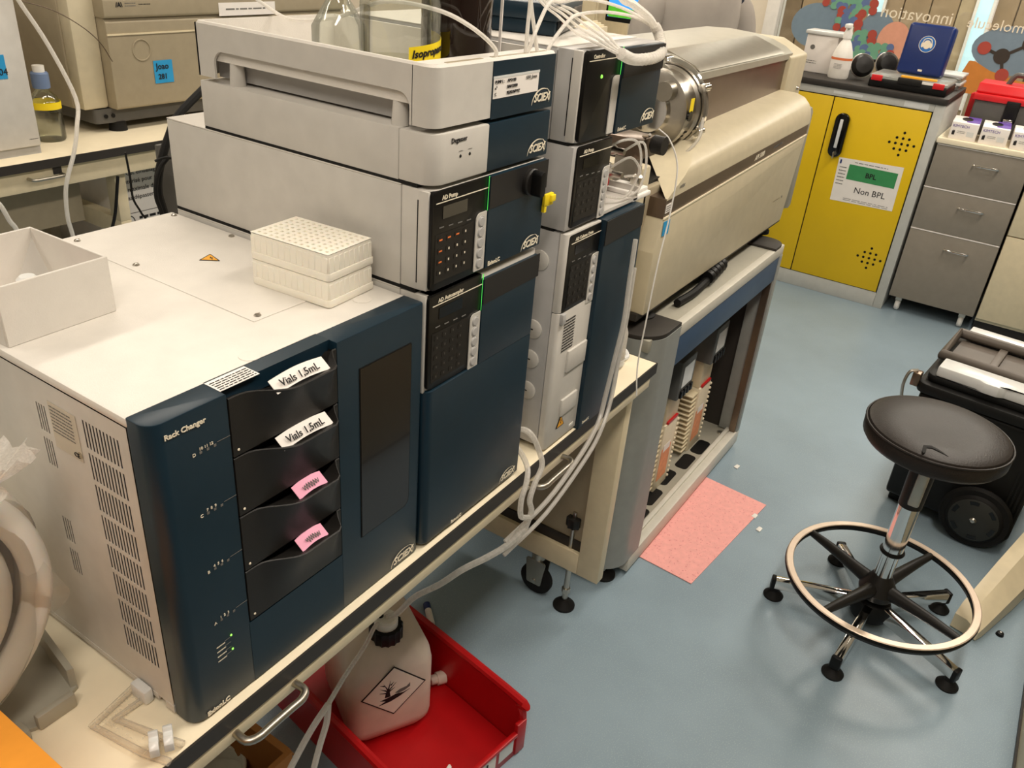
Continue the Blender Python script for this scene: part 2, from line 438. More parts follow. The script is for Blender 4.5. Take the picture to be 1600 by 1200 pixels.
# ceiling luminaires (each carries one lamp)
for i, (x, y, sx, sy) in enumerate(LIGHTS):
    t = thing('ceiling_light', 'long recessed ceiling light panel above the lab' if i < 8 else 'corridor ceiling light panel beyond the glass', 'light', (x, y, CEIL-.03), group='ceiling lights over the lab' if i < 8 else 'corridor ceiling lights')
    fr = MB()
    for a, b, c, d in ((-sx/2-.03, sx/2+.03, -sy/2-.03, -sy/2), (-sx/2-.03, sx/2+.03, sy/2, sy/2+.03), (-sx/2-.03, -sx/2, -sy/2, sy/2), (sx/2, sx/2+.03, -sy/2, sy/2)):
        fr.box(x+a, x+b, y+c, y+d, CEIL-.04, CEIL)
    fr.build('frame', 'white', t)
    MB().box(x-sx/2, x+sx/2, y-sy/2, y+sy/2, CEIL-.02, CEIL-.005).build('housing', 'white', t)

# stickers on the glass: rear view of a printed slogan, so the letters run mirrored
GX = XB+.028
def sticker_disc(parent, y, z, ry, rz, m, d=0, name='printed_shape', n=28):
    return MB().prism([(y+ry*math.cos(2*PI*k/n), z+rz*math.sin(2*PI*k/n)) for k in range(n)], 'x', GX-.0006-d, GX-d).build(name, m, parent)
st = thing('window_sticker', 'large glass sticker with a coloured ball molecule and the word innovation', 'sticker', (GX, .6, .3))
sticker_disc(st, .845, .445, .155, .125, 'sticker_bluegrey')
sticker_disc(st, .50, .445, .10, .115, 'sticker_bluegrey', .0008)
sticker_disc(st, .395, .41, .09, .11, 'sticker_pink', .0016)
balls = []
rd = random.Random(11)
for row in range(17):
    z = .76-.0275*row
    cy, hw = (.685, .15) if z > .56 else ((.665, .075) if z > .44 else (.60, .10))
    if z < .38: cy, hw = .565, .185
    n = max(2, int(hw*2/.036))
    for k in range(n):
        yy = cy+hw-2*hw*(k+.5)/n+rd.uniform(-.01, .01)
        edge = k in (0, n-1)
        col = 'sticker_red' if (edge and rd.random() < .8) else ('sticker_green' if rd.random() < .6 else 'sticker_bluemol')
        balls.append((yy, z+rd.uniform(-.008, .008), rd.uniform(.019, .027), col))
for i, (yy, z, rr, col) in enumerate(balls):
    sticker_disc(st, yy, z, rr, rr, col, .0024+.00004*i, 'printed_ball', 16)
txt(st, 'innovation', .092, (GX-.0005, .115, .535), (0, 1, 0), (0, 0, 1), 'white_letter', ext=.0003, wide=1.0, lift=-.001)
st2 = thing('window_sticker', 'glass sticker with a black and red stick molecule and the word molecule', 'sticker', (GX, -.3, .3))
sticker_disc(st2, -.25, .445, .23, .125, 'sticker_bluegrey')
MB().prism(rpoly([(-.01, .30), (-.03, .37), (-.06, .37), (-.15, .33), (-.3, .30), (-.7, .30), (-.7, .2), (0.0, .2)], .01), 'x', GX-.0016, GX-.0008).build('printed_shape', 'sticker_orange', st2)
for (yy, z, rr, m) in ((-.084, .442, .034, 'sticker_red'), (-.181, .412, .040, 'sticker_dark'), (-.212, .318, .034, 'sticker_red'), (-.30, .49, .042, 'sticker_dark'), (-.4, .44, .034, 'sticker_red')):
    sticker_disc(st2, yy, z, rr, rr, m, .0028, 'printed_ball', 20)
bd = MB()
for (y0, z0, y1, z1) in ((-.084, .442, -.181, .412), (-.181, .412, -.212, .318), (-.181, .412, -.30, .49), (-.30, .49, -.4, .44)):
    v = Vector((0, y1-y0, z1-z0)); bd.quad((GX-.0024, (y0+y1)/2, (z0+z1)/2), v, Vector((0, v.z, -v.y)), v.length, .016, .0003)
bd.build('printed_bond', 'sticker_dark', st2)
txt(st2, 'molecule', .078, (GX-.0005, -.245, .535), (0, 1, 0), (0, 0, 1), 'white_letter', ext=.0003, lift=-.0035)

# ------------------------------------------------------------------ front lab bench
def handle(p, x0, x1, y0, z, out=.035, r=.0055, m='brushed'):
    return MB().tube([(x0, y0, z), (x0, y0-out*.7, z), (x0+.012, y0-out, z), (x0+.03, y0-out, z), (x1-.03, y0-out, z), (x1-.012, y0-out, z), (x1, y0-out*.7, z), (x1, y0, z)], r, 10, smooth=3).build('handle', m, p)
def caster(p, x, y, zt, r=.042, m='rubber'):
    c = MB(); c.cyl((x, y, zt), (x, y, zt-.02), .018); c.prism(rpoly([(y-.03, zt-.02), (y+.03, zt-.02), (y+.022, FZ+r-.01), (y-.022, FZ+r-.01)], .006), 'x', x-.017, x-.013)
    c.prism(rpoly([(y-.03, zt-.02), (y+.03, zt-.02), (y+.022, FZ+r-.01), (y-.022, FZ+r-.01)], .006), 'x', x+.013, x+.017)
    o = c.build('caster', 'brushed', p)
    MB().lathe([(.001, -.011), (r-.008, -.011), (r, -.006), (r, .006), (r-.008, .011), (.001, .011)], (x, y, FZ+r), 'x', 24).build('wheel', m, o)
    MB().cyl((x-.02, y, FZ+r), (x+.02, y, FZ+r), .007).build('axle', 'steel', o)
    return o
def level_foot(p, x, y, ztop, R=.03):
    o = MB().lathe([(R, 0), (R, .006), (R*.55, .02), (.012, .026)], (x, y, FZ), 'z', 24).build('levelling_foot', 'rubber', p)
    MB().cyl((x, y, FZ+.02), (x, y, ztop), .0075).cyl((x, y, FZ+.05), (x, y, FZ+.065), .012, 6).build('threaded_rod', 'steel', o)
    return o
bench = thing('lab_bench', 'long cream lab bench with black edge carrying the navy instrument stacks', 'lab bench', (-.2, .35, FZ))
BX0, BX1, BY0, BY1 = -1.55, .823, -.014, .74
MB().box(BX0, BX1-.003, BY0+.003, BY1, -.026, 0, .001).build('worktop', 'worktop', bench)
MB().box(BX0, BX1, BY0, BY0+.003, -.026, -.0005).box(BX1-.003, BX1, BY0+.003, BY1, -.026, -.0005).build('edge_band', 'edge_black', bench)
MB().box(BX0, .80, -.0115, .03, -.053, -.026, .002).build('front_rail', 'beige_metal', bench)
MB().box(BX0, .80, .68, .72, -.062, -.026, .002).build('rear_rail', 'beige_metal', bench)
handle(bench, -.358, -.264, -.0115, -.0395, .026); handle(bench, .30, .412, -.0115, -.0395, .026)
MB().box(.768, .80, .02, .082, -.64, -.062, .002).build('post', 'beige_metal', bench)
MB().box(.768, .80, .66, .72, -.64, -.062, .002).build('post', 'beige_metal', bench)
MB().box(.768, .80, .082, .66, -.64, -.575, .002).build('foot_rail', 'beige_metal', bench)
MB().box(.785, .797, .082, .66, -.545, -.062).build('end_panel', 'beige_dark', bench)
MB().box(.78, .80, .082, .66, -.575, -.545).build('panel_channel', 'edge_black', bench)
MB().lathe([(.008, -.574), (.008, -.57), (.01, -.565), (.013, -.563), (.013, -.556), (.001, -.555)], (.775, .25, 0), 'z', 12).build('plug', 'rubber', bench)
kn = MB(); kn.cyl((.782, .115, -.60), (.782, .115, -.46), .0055)
kn = kn.build('adjuster', 'steel', bench)
MB().prism([(.782+(.021 if k % 2 else .017)*math.cos(2*PI*k/16), .115+(.021 if k % 2 else .017)*math.sin(2*PI*k/16)) for k in range(16)], 'z', -.505, -.475, bev=.003).build('knob', 'black_plastic', kn)
level_foot(bench, .785, .112, -.63); caster(bench, .785, .205, -.64, .048)
level_foot(bench, .785, .63, -.63); caster(bench, .785, .55, -.64, .048)
for yy in (.02, .66):
    MB().box(-1.5, -1.468, yy, yy+.06, -.64, -.062, .002).build('post', 'beige_metal', bench)
    level_foot(bench, -1.484, yy+.03, -.63)
MB().box(-1.5, -1.468, .08, .66, -.64, -.575, .002).build('foot_rail', 'beige_metal', bench)

# ------------------------------------------------------------------ liquid-chromatography modules
FR, FU = (1, 0, 0), (0, 0, 1)
SR = (0, -1, 0)
def keypad(t, x0, x1, z0, z1, title, lit=False, keys=True, buttons=5, strip=(None, None), green=True, display=True):
    """black membrane panel on the left of a module front"""
    b = MB().prism(rpoly([(x0, z0), (x1, z0), (x1, z1), (x0, z1)], [.008, 0, 0, .006]), 'y', -.003, .02, bev=.0012).build('control_panel', 'bezel', t)
    yf = -.0034
    txt(b, title, .0078, (x0+.017, yf, z1-.0115), FR, FU, 'white_letter', bold=.00012)
    MB().quad(((x0+x1)/2+.003, yf, z1-.0145), FR, FU, x1-x0-.006, .0011).build('title_rule', 'white_letter', b)
    if display:
        MB().quad((x0+.045, yf, z1-.028), FR, FU, .05, .016, .0004).build('display', 'black_gloss', b)
        mb = MB()
        for k in range(4): mb.quad((x0+.018+.019*k, yf, z1-.046-.001*k), FR, FU, .009, .0014)
        mb.build('status_print', 'grey_ink', b)
    if keys:
        MB().quad((x0+.046, yf+.0002, (z0+z1)/2-.022), FR, FU, x1-x0-.036, (z1-z0)-.064, .0003).build('key_field', 'keypad', b)
        for r_ in range(5):
            for c_ in range(4):
                xx, zz = x0+.017+.0172*c_, z1-.062-.0145*r_
                if zz < z0+.01: continue
                hot = lit and ((r_ == 0 and c_ < 3) or (c_ == 0 and r_ < 3))
                if lit or not lit:
                    k_ = MB().prism(rpoly([(xx-.0055, zz-.004), (xx+.0055, zz-.004), (xx+.0055, zz+.004), (xx-.0055, zz+.004)], .002, 3), 'y', yf-.0006, yf).build('key', 'keypad', b)
                    MB().quad((xx, yf-.0007, zz), FR, FU, .006 if hot else .0022, .0018 if hot else .003, .0003).build('key_mark', 'key_orange' if hot else ('white_letter' if lit else 'key_dim'), k_)
    if buttons:
        s0, s1 = strip
        sp = MB().prism(rpoly([(x1-.024, s0), (x1-.001, s0), (x1-.001, s1), (x1-.024, s1)], [.001, 0, 0, .009]), 'y', yf-.0014, yf).build('button_strip', 'lc_white', b)
        for k in range(buttons):
            zz = s1-.012-(s1-s0-.022)*k/(buttons-1)
            MB().lathe([(.0066, 0), (.0066, -.0008), (.0056, -.0016), (.0001, -.0016)], (x1-.0125, yf-.0014, zz), 'y', 18).torus((x1-.0125, yf-.0014, zz), .0073, .0006, 'y', 20, 5).build('button', 'lc_grey', sp)
    if green:
        MB().quad((x1+.001, yf-.0004, (strip[1] or z0)+(z1-(strip[1] or z0))/2), FR, FU, .0011, (z1-(strip[1] or z0)), .0008).build('status_light', 'led_line', b)
    return b
def chassis(t, x0, x1, y1, z0, z1, m='lc_white', nose=.045, top='lc_top'):
    MB().box(x0, x1, nose, y1, z0, z1-.002, .0015).build('housing', m, t)
    MB().box(x0, x1, nose, y1, z1-.002, z1, .0008).build('top_plate', top, t)
    return MB().prism(rpoly([(x0, nose-.002), (x0, .0), (x1, .0), (x1, nose-.002)], [0, .016, .004, 0]), 'z', z0+.001, z1-.001, bev=.001).build('front_frame', m, t)

# autosampler
t = thing('autosampler', 'tall navy autosampler module at the bottom of the stack beside the wide rack unit', 'lab instrument', (.13, .25, 0))
chassis(t, .0, .26, .49, .012, .412)
for (a, b) in ((.02, .05), (.2, .05), (.02, .42), (.2, .42)): MB().box(a, a+.04, b, b+.04, 0, .012, .002).build('foot', 'rubber', t)
MB().prism(rpoly([(.0, .02), (.26, .02), (.26, -.006), (.0, -.006)], [0, 0, .004, .014]), 'z', .008, .272, bev=.002).build('door', 'navy', t)
MB().prism(rpoly([(.117, .02), (.26, .02), (.26, -.006), (.117, -.006)], [0, 0, .004, 0]), 'z', .272, .403, bev=.001).build('door_upper', 'navy', t)
MB().prism([(.118, .404), (.262, .404), (.262, .368), (.118, .366)], 'y', -.0068, -.0058).build('dark_band', 'navy_dark', t)
keypad(t, .002, .1165, .274, .411, 'AD Autosampler', strip=(.272, .357))
MB().box(-.0008, .004, .002, .017, .27, .412, .001).build('side_strip', 'lc_white', t); MB().box(-.0004, .004, .0172, .0188, .27+.008, .412-.012).build('groove', 'black', t)
logo(t, (.206, -.0062, .014), s=.0115); txt(t, 'ExionLC', .0078, (.068, -.0062, .0105), bold=.0002)

# upper pump of the same stack
t = thing('pump_module', 'navy pump module with lit keypad, black knob and yellow tag above the autosampler', 'lab instrument', (.13, .25, .414))
chassis(t, 0, .26, .49, .4165, .548)
MB().box(.0005, .2595, .02, .489, .412, .4165).build('foot_pad', 'rubber', t)
MB().prism(rpoly([(.117, .02), (.26, .02), (.26, -.006), (.117, -.006)], [0, 0, .004, 0]), 'z', .419, .546, bev=.0015).build('door', 'navy', t)
MB().prism([(.118, .5455), (.2605, .5455), (.2605, .505), (.118, .503)], 'y', -.0068, -.0058).build('dark_band', 'navy_dark', t)
k_ = MB().lathe([(.019, -.0065), (.019, -.012), (.017, -.014), (.0001, -.014)], (.213, 0, .522), 'y', 28).build('knob', 'black_plastic', t)
MB().prism(rpoly([(.206, .504), (.220, .504), (.220, .540), (.206, .540)], .006, 4), 'y', -.030, -.012, bev=.002).build('grip', 'black', k_)
keypad(t, .002, .1165, .418, .546, 'AD Pump', lit=True, strip=(.411+.01, .501))
MB().box(-.0008, .004, .002, .017, .419, .546, .001).build('side_strip', 'lc_white', t); MB().box(-.0004, .004, .0172, .0188, .419+.008, .546-.012).build('groove', 'black', t)
logo(t, (.210, -.0062, .424), s=.0115); txt(t, 'ExionLC', .0085, (.122, -.0062, .4225), bold=.0002)
o = MB(); o.box(.252, .276, -.012, -.007, .478, .496, .001).box(.252, .258, -.012, -.007, .470, .480).box(.264, .276, -.016, -.007, .484, .494, .001)
tag(o.build('clip_tag', 'yellow_label'), 'small yellow plastic clip stuck to the pump door edge', 'clip')

# degasser
t = thing('degasser', 'low white degasser module with a navy right half under the bottle tray', 'lab instrument', (.13, .2, .549))
MB().box(0, .26, .05, .405, .5515, .613, .0015).build('housing', 'lc_white', t)
MB().box(.0005, .2595, .02, .404, .548, .5517).build('foot_pad', 'rubber', t)
MB().prism(rpoly([(0, .0485), (0, -.003), (.111, -.003), (.111, .0485)], [0, .022, 0, 0], 8), 'z', .552, .613, bev=.002).build('front_shell', 'lc_white', t)
MB().prism(rpoly([(.1115, .0485), (.1115, -.003), (.26, -.003), (.26, .0485)], [0, 0, .004, 0]), 'z', .552, .613, bev=.002).build('front_panel', 'navy', t)
txt(t, 'Degasser', .0085, (.033, -.003, .6), m='ink')
for xx in (.053, .072):
    MB().lathe([(.0022, 0), (.0018, -.0006), (.0001, -.0006)], (xx, -.003, .582), 'y', 10).build('indicator', 'black', t)
    lines(t, (xx, -.0032, .5885), FR, FU, .008, .0015, 1)
logo(t, (.210, -.0032, .561), s=.0115)

# bottle tray
t = thing('bottle_tray', 'white open bottle tray with a navy front panel on top of the degasser', 'tray', (.13, .2, .613))
tw = MB()
outer = rpoly([(0, .405), (0, -.002), (.26, -.002), (.26, .405)], [.006, .024, .004, .006], 6)
z0, z1 = .6195, .689
ip = [(min(max(x, .006), .254), min(max(y, .030), .399)) for x, y in outer]
n = len(outer)
vs = [(x, y, z1-.003) for x, y in outer]+[(x+(.13-x)*.012, y+(.2-y)*.008, z1) for x, y in outer]+[(x, y, z1) for x, y in ip]+[(x, y, z0+.022) for x, y in ip]
fs = []
for lv in range(3):
    for i in range(n): fs.append((lv*n+i, lv*n+(i+1) % n, (lv+1)*n+(i+1) % n, (lv+1)*n+i))
fs.append(tuple(range(3*n, 4*n)))
tw.add(vs, fs)
tw.build('rim_and_basin', 'lc_top', t)
# skirt: front, right and back closed, left side with the long scooped opening
sk = MB()
sk.prism(rpoly([(0, .031), (0, -.002), (.1125, -.002), (.1125, .028)], [0, .024, 0, 0], 8), 'z', z0, z1-.003)
sk.box(.1125, .257, .0, .028, z0, z1-.003)
sk.box(.257, .26, .0, .405, z0, z1-.003).box(0, .26, .402, .405, z0, z1-.003)
cut = rpoly([(.034, .6195), (.034, .655), (.372, .655), (.372, .6195)], [0, .026, .026, 0], 8)
side = [(.405, z0), (.405, z1-.003), (.030, z1-.003), (.030, z0)]+cut
sk.prism(side, 'x', 0, .0035)
sk.build('skirt', 'lc_white', t)
MB().box(.03, .25, .03, .39, z0-.003, z0+.0215).build('underside', 'lc_grey', t)
MB().box(.026, .03, .031, .395, z0-.003, z1-.006).build('inner_wall', 'lc_grey', t)
for (xx, yy) in ((.015, .345), (.015, .06), (.24, .345), (.24, .06)): MB().cyl((xx, yy, .613), (xx, yy, z0+.022), .011, 14, .009).build('foot', 'lc_white', t)
pn = MB().prism(rpoly([(.113, .0), (.113, -.003), (.26, -.003), (.26, .0)], [0, 0, .0015, 0]), 'z', z0-.002, z1-.003).build('front_panel', 'navy', t)
lb = MB().quad((.166, -.0032, .654), FR, FU, .104, .024, .0005).build('label_window', 'paper', pn)
MB().quad((.166, -.0034, .6672), FR, FU, .106, .003, .0006).build('label_frame', 'clear_grey', pn)
for i, (a, b) in enumerate((('PUMP L :', 'APO100'), ('n\u00b0', 'BA012000'), ('C', 'READNITTZ'))):
    txt(lb, a, .0055, (.116, -.0038, .660-.0072*i), m='ink'); txt(lb, b, .0055, (.143, -.0038, .660-.0072*i), m='ink')
txt(lb, 'GSO_Jones', .0055, (.186, -.0038, .6602), m='grey_ink')
logo(pn, (.210, -.0032, .628), s=.0115)
MB().box(.03, .10, .004, .0095, z1-.0005, z1+.0004).box(.12, .20, .004, .0095, z1-.0005, z1+.0004).box(.205, .245, .004, .0095, z1-.0005, z1+.0004).build('tube_slot', 'beige_dark', t)

# wide rack changer
t = thing('rack_changer', 'wide white and navy rack unit with four black trays and a smoked window', 'lab instrument', (-.204, .25, 0))
RX0, RX1, RT = -.402, -.0045, .4065
MB().box(RX0+.014, RX1, .034, .495, .014, RT-.003, .001).build('housing', 'black', t)
MB().box(RX1-.001, RX1, .034, .495, .014, RT-.003).box(RX0, RX1, .494, .496, .014, RT-.003).build('shell', 'lc_white', t)
MB().box(RX0-.001, RX1, .030, .497, RT-.011, RT, .003).build('top_cover', 'lc_top', t)
# side plate with real slots
ys = [.034]; zs = [.014]
slots = []
for r_ in range(8):
    zt_ = .374-.0393*r_
    for k in range(11): slots.append((.0505+.0056*k, .0505+.0056*k+.003, zt_-.0335, zt_))
for (zb_, zt_) in ((.328, .362), (.284, .319), (.179, .213), (.132, .167)):
    for k in range(4): slots.append((.1775+.0046*k, .1775+.0046*k+.0025, zb_, zt_))
Y = sorted({.034, .496}|{a for s_ in slots for a in s_[:2]}); Zs = sorted({.014, RT-.012}|{a for s_ in slots for a in s_[2:]})
ix = {y_: i for i, y_ in enumerate(Y)}; iz = {z_: i for i, z_ in enumerate(Zs)}
hole = set()
for (a, b, c, d) in slots:
    for i in range(ix[a], ix[b]):
        for j in range(iz[c], iz[d]): hole.add((i, j))
sp = MB(); nz = len(Zs)
sp.add([(RX0, y_, z_) for y_ in Y for z_ in Zs], [(i*nz+j, i*nz+j+1, (i+1)*nz+j+1, (i+1)*nz+j) for i in range(len(Y)-1) for j in range(nz-1) if (i, j) not in hole])
for (a, b, c, d) in slots:
    sp.add([(RX0, a, c), (RX0, b, c), (RX0, b, d), (RX0, a, d), (RX0+.0006, a, c), (RX0+.0006, b, c), (RX0+.0006, b, d), (RX0+.0006, a, d)], [(0, 1, 5, 4), (1, 2, 6, 5), (2, 3, 7, 6), (3, 0, 4, 7)])
sp.build('vented_side_panel', 'lc_white', t)
MB().box(RX0-.0005, RX0+.003, .034, .049, .005, .016).box(RX0-.0005, RX0+.003, .062, .48, .008, .016).build('side_flange', 'lc_white', t)
lb = MB().quad((RX0-.0003, .1445, .345), SR, FU, .048, .056, .0004).build('rating_plate', 'plate_grey', t)
lines(lb, (RX0-.0008, .147, .353), SR, FU, .038, .034, 8, 'grey_ink', seed=5)
txt(lb, 'CE', .008, (RX0-.0008, .134, .321), SR, FU, 'ink')
MB().lathe([(.004, 0), (.004, -.0003), (.0001, -.0003)], (RX0-.0009, .124, .325), 'x', 14).build('plate_mark', 'beige_dark', lb)
pl = MB().box(-.186, -.008, .106, .49, RT, RT+.0009, .0004, 1).build('access_plate', 'lc_top', t)
sc = MB().lathe([(.0045, 0), (.0042, .0012), (.0025, .0024), (.0001, .0028)], (-.174, .472, RT+.0009), 'z', 12).box(-.178, -.170, .4716, .4724, RT+.0034, RT+.0038).build('screw', 'steel', t)
for (a, b) in ((-.016, .477), (-.016, .348), (-.173, .344), (-.172, .116), (-.094, .12)): inst(sc, (a+.174, b-.472, 0), t)
wl = MB().prism(rpoly([(-.082, .312), (-.108, .303), (-.09, .281)], .001, 2), 'z', RT+.0009, RT+.0013).build('warning_label', 'black', t)
MB().prism([(-.084, .3095), (-.104, .3025), (-.0905, .2855)], 'z', RT+.0013, RT+.0015).build('warning_face', 'warn_orange', wl)
MB().prism([(-.088, .304), (-.094, .298), (-.092, .2975), (-.0955, .291), (-.089, .298), (-.091, .2985)], 'z', RT+.0015, RT+.0017).build('warning_bolt', 'black', wl)
MB().lathe([(.012, 0), (.012, .0006), (.0001, .0008)], (-.052, .062, RT), 'z', 20).build('clear_bumper', 'lc_top', t)
MB().lathe([(.012, 0), (.012, .0006), (.0001, .0008)], (-.245, .045, RT), 'z', 20).build('clear_bumper', 'lc_top', t)
# navy front with rounded left edge, opening for the trays
fz0 = .004
fp = rpoly([(RX0, .034), (RX0, 0), (-.314, 0), (-.314, .034)], [.003, .022, 0, 0], 8)
fb = MB(); fb.prism(fp, 'z', fz0, RT, bev=.0015)
fb.prism(rpoly([(-.1605, .034), (-.1605, 0), (RX1, 0), (RX1, .034)], [0, 0, .006, 0]), 'z', fz0, RT, bev=.0015)
fb.box(-.3145, -.16, .0, .034, fz0, .098).box(-.3145, -.16, .012, .034, .385, RT)
fb.build('front_bezel', 'navy', t)
MB().box(-.3145, -.16, .014, .03, .098, .386).build('tray_bay', 'black', t)
# trays
def tray_front(t, x0, x1, zb_, zt_, last=False):
    N = 26; mb = MB(); vs = []; rows = 9
    def sm(a, b, x): x = min(1, max(0, (x-a)/(b-a))); return x*x*(3-2*x)
    for i in range(N+1):
        q = i/N; x = x0+(x1-x0)*q
        bl = .021*sm(.12, .50, q)*(1-sm(.86, .965, q))
        dip = .016*sm(.05, .50, q)*(1-sm(.86, .965, q))
        zz = zt_-.002-dip*.55
        for j in range(6):
            f_ = j/5
            vs.append((x, -.001-bl*(f_**1.6), zb_+.001+(zz-zb_-.001)*f_))
        vs.append((x, -.001-bl+.0016, zz+.0008))
        vs.append((x, .004, zz-.004-dip*.15))
        vs.append((x, .013, zz-.006-dip*.2))
    fs = []
    for i in range(N):
        for j in range(rows-1): fs.append((i*rows+j, (i+1)*rows+j, (i+1)*rows+j+1, i*rows+j+1))
    mb.add(vs, fs)
    for q in (x0, x1): mb.add([(q, -.001, zb_+.001), (q, -.001, zt_-.003), (q, .013, zt_-.006), (q, .013, zb_+.001)], [(0, 1, 2, 3)])
    return mb.build('sample_tray', 'black_plastic', t)
zz = [.100, .176, .253, .3295, .4015]
for i in range(4):
    tr = tray_front(t, -.3125, -.1625, zz[i], zz[i+1])
    MB().lathe([(.0016, 0), (.0012, -.0008), (.0001, -.0008)], (-.306, -.0012, zz[i]+.008), 'y', 8).build('tray_light', 'white_letter', tr)
def tray_label(x0, x1, z, m, words, label, tilt=.62):
    mb = MB(); n = 12; vs = []
    dn = Vector((0, -math.cos(tilt), -math.sin(tilt)))
    for i in range(n+1):
        q = i/n; x = x0+(x1-x0)*q; cu = .003*math.sin(PI*q)
        a = Vector((x, -.001+cu*.2, z+.006+cu)); b = a+dn*.0175
        vs += [a, b, a+Vector((0, .0005, -.0004)), b+Vector((0, .0005, -.0004))]
    fs = []
    for i in range(n):
        a, b = 4*i, 4*i+4
        fs += [(a, a+1, b+1, b), (a+2, b+2, b+3, a+3), (a, b, b+2, a+2), (a+1, a+3, b+3, b+1)]
    fs += [(0, 2, 3, 1), (4*n, 4*n+1, 4*n+3, 4*n+2)]
    mb.add(vs, fs)
    o = mb.build('paper_label', m)
    tag(o, label, 'paper label')
    if words:
        txt(o, words, .0118, (x0+.007, -.0125, z-.0002), (1, 0, 0), -dn, 'ink', 'handwriting', shear=.15, bold=.0001, lift=.0026)
    else:
        mb = MB(); P = []
        rd = random.Random(int(z*1000))
        for k in range(15):
            P.append(Vector((x0+.01+(x1-x0-.02)*k/14, 0, z))+Vector((0, -.001, .008))+dn*(.010+(.0045 if k % 2 else -.0035)*rd.uniform(.4, 1)))
        mb.tube([p+Vector((0, -.0006, .0016)) for p in P], .0005, 5, smooth=3).build('handwriting', 'grey_ink', o)
tray_label(-.262, -.186, zz[4]-.008, 'paper', 'Vials 1,5mL', 'white handwritten paper label on the topmost black tray of the rack unit')
tray_label(-.258, -.184, zz[3]-.008, 'paper', 'Vials 1,5mL', 'white handwritten paper label on the second black tray, above two pink labels')
tray_label(-.240, -.196, zz[2]-.008, 'pink_paper', '', 'upper pink handwritten label on the third black tray of the rack unit')
tray_label(-.240, -.198, zz[1]-.008, 'pink_paper', '', 'lower pink handwritten label on the bottom black tray of the rack unit')
# smoked window
wn = MB().prism(rpoly([(-.124, .105), (-.030, .105), (-.030, .358), (-.124, .358)], [.001, .012, .003, .001]), 'y', -.0012, .002).build('smoked_window', 'window_brown', t)
MB().prism(rpoly([(-.1255, .1035), (-.0285, .1035), (-.0285, .3595), (-.1255, .3595)], [.001, .012, .003, .001]), 'y', -.0006, .002).build('window_gasket', 'black', t)
txt(t, 'Rack Changer', .0082, (-.387, -.0002, .3875), bold=.0002)
for i, (L, d) in enumerate((('D', '10 11 12'), ('C', '7  8  9'), ('B', '4  5  6'), ('A', '1  2  3'))):
    zq = .355-.0745*i
    txt(t, L, .0055, (-.360, -.0002, zq)); txt(t, d, .0048, (-.352, -.0002, zq+.004))
    mb = MB()
    for k in range(3): mb.quad((-.350+.0085*k, -.0003, zq+.001), FR, FU, .003, .003, .0003)
    mb.build('tray_indicator', 'grey_ink', t)
    MB().quad((-.322, -.0003, zq+.0035), FR, FU, .016, .0006, .0003).build('guide_line', 'grey_ink', t)
for k in range(4):
    zq = .101-.0072*k
    lines(t, (-.355, -.0003, zq-.004), FR, FU, .012, .002, 1, 'white_letter', seed=k, th=.8)
    MB().quad((-.346, -.0003, zq-.002), FR, (0, .0, 1), .008, .0005, .0003).build('guide_line', 'grey_ink', t)
    if k in (0, 3):
        MB().lathe([(.0015, 0), (.0011, -.0008), (.0001, -.001)], (-.3405, -.0004, zq), 'y', 10).build('status_light', 'led_green', t)
txt(t, 'ExionLC', .0092, (-.384, -.0002, .0065), bold=.0003)
logo(t, (-.060, -.0002, .010), s=.0125)
lb = MB().quad((-.29, .019, RT+.0002), (1, 0, 0), (0, 1, 0), .05, .024, .0005).build('caution_label', 'paper', t)
lines(lb, (-.29, .0175, RT+.0008), (1, 0, 0), (0, 1, 0), .046, .02, 5, 'ink', .35, 9)
for (a, b) in ((-.38, .06), (-.06, .06), (-.38, .42), (-.06, .42)): MB().box(a, a+.04, b, b+.04, 0, .014, .002).build('foot', 'rubber', t)

# ------------------------------------------------------------------ second stack: column oven, open pump, controller
A0, A1 = .342, .602
t = thing('column_oven', 'tall column oven with white front strip, keypad and bowed navy door', 'lab instrument', (.472, .2, 0))
MB().box(A0, A1, .008, .42, .012, .412, .0015).build('housing', 'lc_grey', t)
for (a, b) in ((.37, .05), (.57, .05), (.37, .38), (.57, .38)): MB().cyl((a, b, 0), (a, b, .013), .014).build('foot', 'rubber', t)
dl = MB().prism(rpoly([(A0+.001, .0065), (A0+.001, -.008), (.456, -.008), (.456, .0065)], [0, .010, 0, 0], 6), 'z', .006, .275, bev=.001).build('front_strip', 'lc_white', t)
MB().prism(rpoly([(A0+.001, .0065), (A0+.001, -.006), (.456, -.006), (.456, .0065)], [0, .008, 0, 0], 6), 'z', .276, .412, bev=.001).build('panel_surround', 'lc_white', t)
MB().prism(rpoly([(.457, -.001), (A1+.004, -.001), (A1+.010, .20), (A1+.002, .4), (A1, .413), (.457, .413)], [0, .05, .05, .03, .004, 0], 6), 'y', -.016, .006, bev=.003).build('door', 'navy', t)
MB().prism([(.458, .4115), (A1, .4115), (A1, .372), (.458, .368)], 'y', -.0172, -.0158).build('dark_band', 'navy_dark', t)
kp = keypad(t, .351, .456, .272, .409, 'AD Column Oven', strip=(.268, .358), green=False)
for v in kp.children: pass
kp.location = (0, -.0045, 0)
for i, zz_ in enumerate((.36, .236, .179, .117)):
    b_ = MB().lathe([(.017, 0), (.017, -.0025), (.0155, -.0035), (.0001, -.0035)], (A0, .038, zz_), 'x', 24).build('side_plug', 'lc_white', t)
    MB().box(A0-.0042, A0-.003, .037, .056, zz_-.001, zz_+.001).build('plug_slot', 'ink', b_)
lines(t, (.382, -.0086, .228), FR, FU, .038, .062, 11, 'ink', .45, 21)
for (a, b, c, d) in ((.387, .453, .15, .192), (.385, .44, .06, .094)):
    MB().box(a, b, -.012, -.007, c, d, .001).build('raised_plate', 'lc_white', t)
